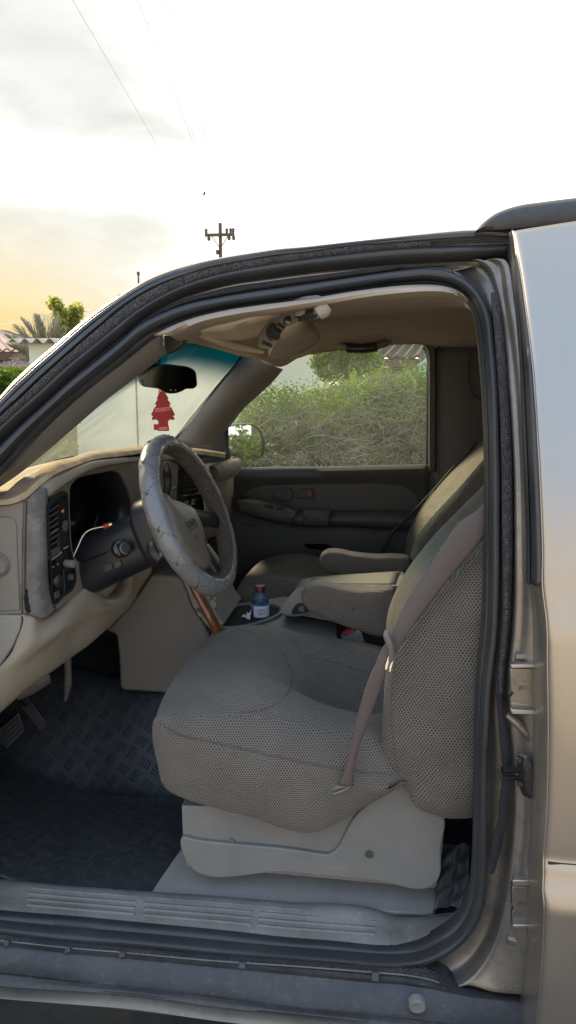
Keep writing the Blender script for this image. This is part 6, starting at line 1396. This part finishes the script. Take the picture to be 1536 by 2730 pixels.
q_ = nr.normal(size=(9000, 3)); q_ /= np.linalg.norm(q_, axis=1)[:, None]; q_ = q_*(nr.random((9000, 1))**.25)*np.array([1.5, 1.0, 1.05])+np.array([7.9, 4.75, .35])
leaves_mesh('foliage', q_, .055, M['hedge_dark'], bu)
MB().tube(np.array([[7.9, 4.75, GZ], [7.9, 4.75, .5]]), .08, 8).build('stem', M['bark'], bu)
mt_tree(11.0, 5.7, 4.6, 'spreading dark tree behind the hedge, reflected in the passenger door mirror')

# ================================================================== sky, sun, picture settings
SUN_AZ = np.array([-.80, .60]); SUN_AZ /= np.linalg.norm(SUN_AZ); SUN_EL = math.radians(32)
sd = np.array([SUN_AZ[0]*math.cos(SUN_EL), SUN_AZ[1]*math.cos(SUN_EL), math.sin(SUN_EL)])
sl_ = bpy.data.lights.new('sun', 'SUN'); sl_.energy = 4.0; sl_.angle = math.radians(12); sl_.color = (1.0, .80, .52)
so2 = bpy.data.objects.new('sun', sl_); COL.objects.link(so2); so2.rotation_euler = Vector(-sd).to_track_quat('-Z', 'Y').to_euler()
w = bpy.data.worlds.new('World'); scn.world = w; w.use_nodes = True; nt = w.node_tree
bg = nt.nodes['Background']; outw = nt.nodes['World Output']
sky = nt.nodes.new('ShaderNodeTexSky'); sky.sky_type = 'NISHITA'; sky.sun_disc = False
sky.sun_elevation = SUN_EL; sky.sun_rotation = math.atan2(sd[0], sd[1]); sky.air_density = 1.6; sky.dust_density = 1.0
tc = nt.nodes.new('ShaderNodeTexCoord'); D = tc.outputs['Generated']
sx = nt.nodes.new('ShaderNodeSeparateXYZ'); nt.links.new(D, sx.inputs[0])
mp = nt.nodes.new('ShaderNodeMapping'); mp.inputs['Scale'].default_value = (1.0, 1.0, 2.6); nt.links.new(D, mp.inputs[0])
mp.inputs['Location'].default_value = (.35, .1, .0)
n1 = noise(nt, mp.outputs[0], 2.3, 6, .58)
dt = nt.nodes.new('ShaderNodeVectorMath'); dt.operation = 'DOT_PRODUCT'; nt.links.new(D, dt.inputs[0]); dt.inputs[1].default_value = tuple(SUN_AZ)+(0,)
# hazy cloud deck: two grey banks on the sun's side, warm near the low sun
def mr(v, a, b): return ramp(nt, v, a, b)
nz = math_n(nt, 'SUBTRACT', n1, .5)
zz = math_n(nt, 'MULTIPLY_ADD', nz, .16, sx.outputs[2])
bank1 = mr(zz, .25, .31); bank2 = math_n(nt, 'SUBTRACT', 1.0, mr(zz, .185, .24))
side = mr(math_n(nt, 'MULTIPLY_ADD', nz, .28, dt.outputs['Value']), .66, .82)
thick = math_n(nt, 'MULTIPLY', math_n(nt, 'MAXIMUM', bank1, bank2), side)
low = math_n(nt, 'SUBTRACT', 1.0, mr(sx.outputs[2], .04, .23))
warm = math_n(nt, 'MULTIPLY', low, mr(dt.outputs['Value'], .74, .93), None, True)
n2_ = noise(nt, mp.outputs[0], 7.0, 5, .6)
greyc = mixc(nt, mr(n2_, .3, .7), (.435, .425, .392), (.52, .514, .488))
deck = mixc(nt, thick, (1.0, .975, .915), mixc(nt, warm, greyc, (.50, .355, .11)))
front = ramp(nt, sx.outputs[1], -.35, .30)
strength = math_n(nt, 'MULTIPLY_ADD', front, SKY_F-SKY_B, SKY_B)
dk = nt.nodes.new('ShaderNodeVectorMath'); dk.operation = 'SCALE'; nt.links.new(mixc(nt, front, mixc(nt, ramp(nt, sx.outputs[2], .02, .42), (1.0, .90, .79), (.56, .76, 1.06)), deck), dk.inputs[0]); nt.links.new(strength, dk.inputs['Scale'])
b2 = nt.nodes.new('ShaderNodeBackground'); nt.links.new(dk.outputs[0], b2.inputs[0]); b2.inputs[1].default_value = 1.0
nt.links.new(sky.outputs[0], bg.inputs[0]); bg.inputs[1].default_value = .008
ad = nt.nodes.new('ShaderNodeAddShader'); nt.links.new(bg.outputs[0], ad.inputs[0]); nt.links.new(b2.outputs[0], ad.inputs[1]); nt.links.new(ad.outputs[0], outw.inputs[0])
scn.view_settings.view_transform = 'Standard'; scn.view_settings.look = 'None'; scn.view_settings.exposure = EXPO; scn.view_settings.gamma = 1.0
scn.cycles.max_bounces = 10; scn.cycles.diffuse_bounces = 5; scn.cycles.transparent_max_bounces = 16; scn.cycles.glossy_bounces = 4
scn.cycles.use_denoising = True
scn.cycles.sample_clamp_indirect = 6
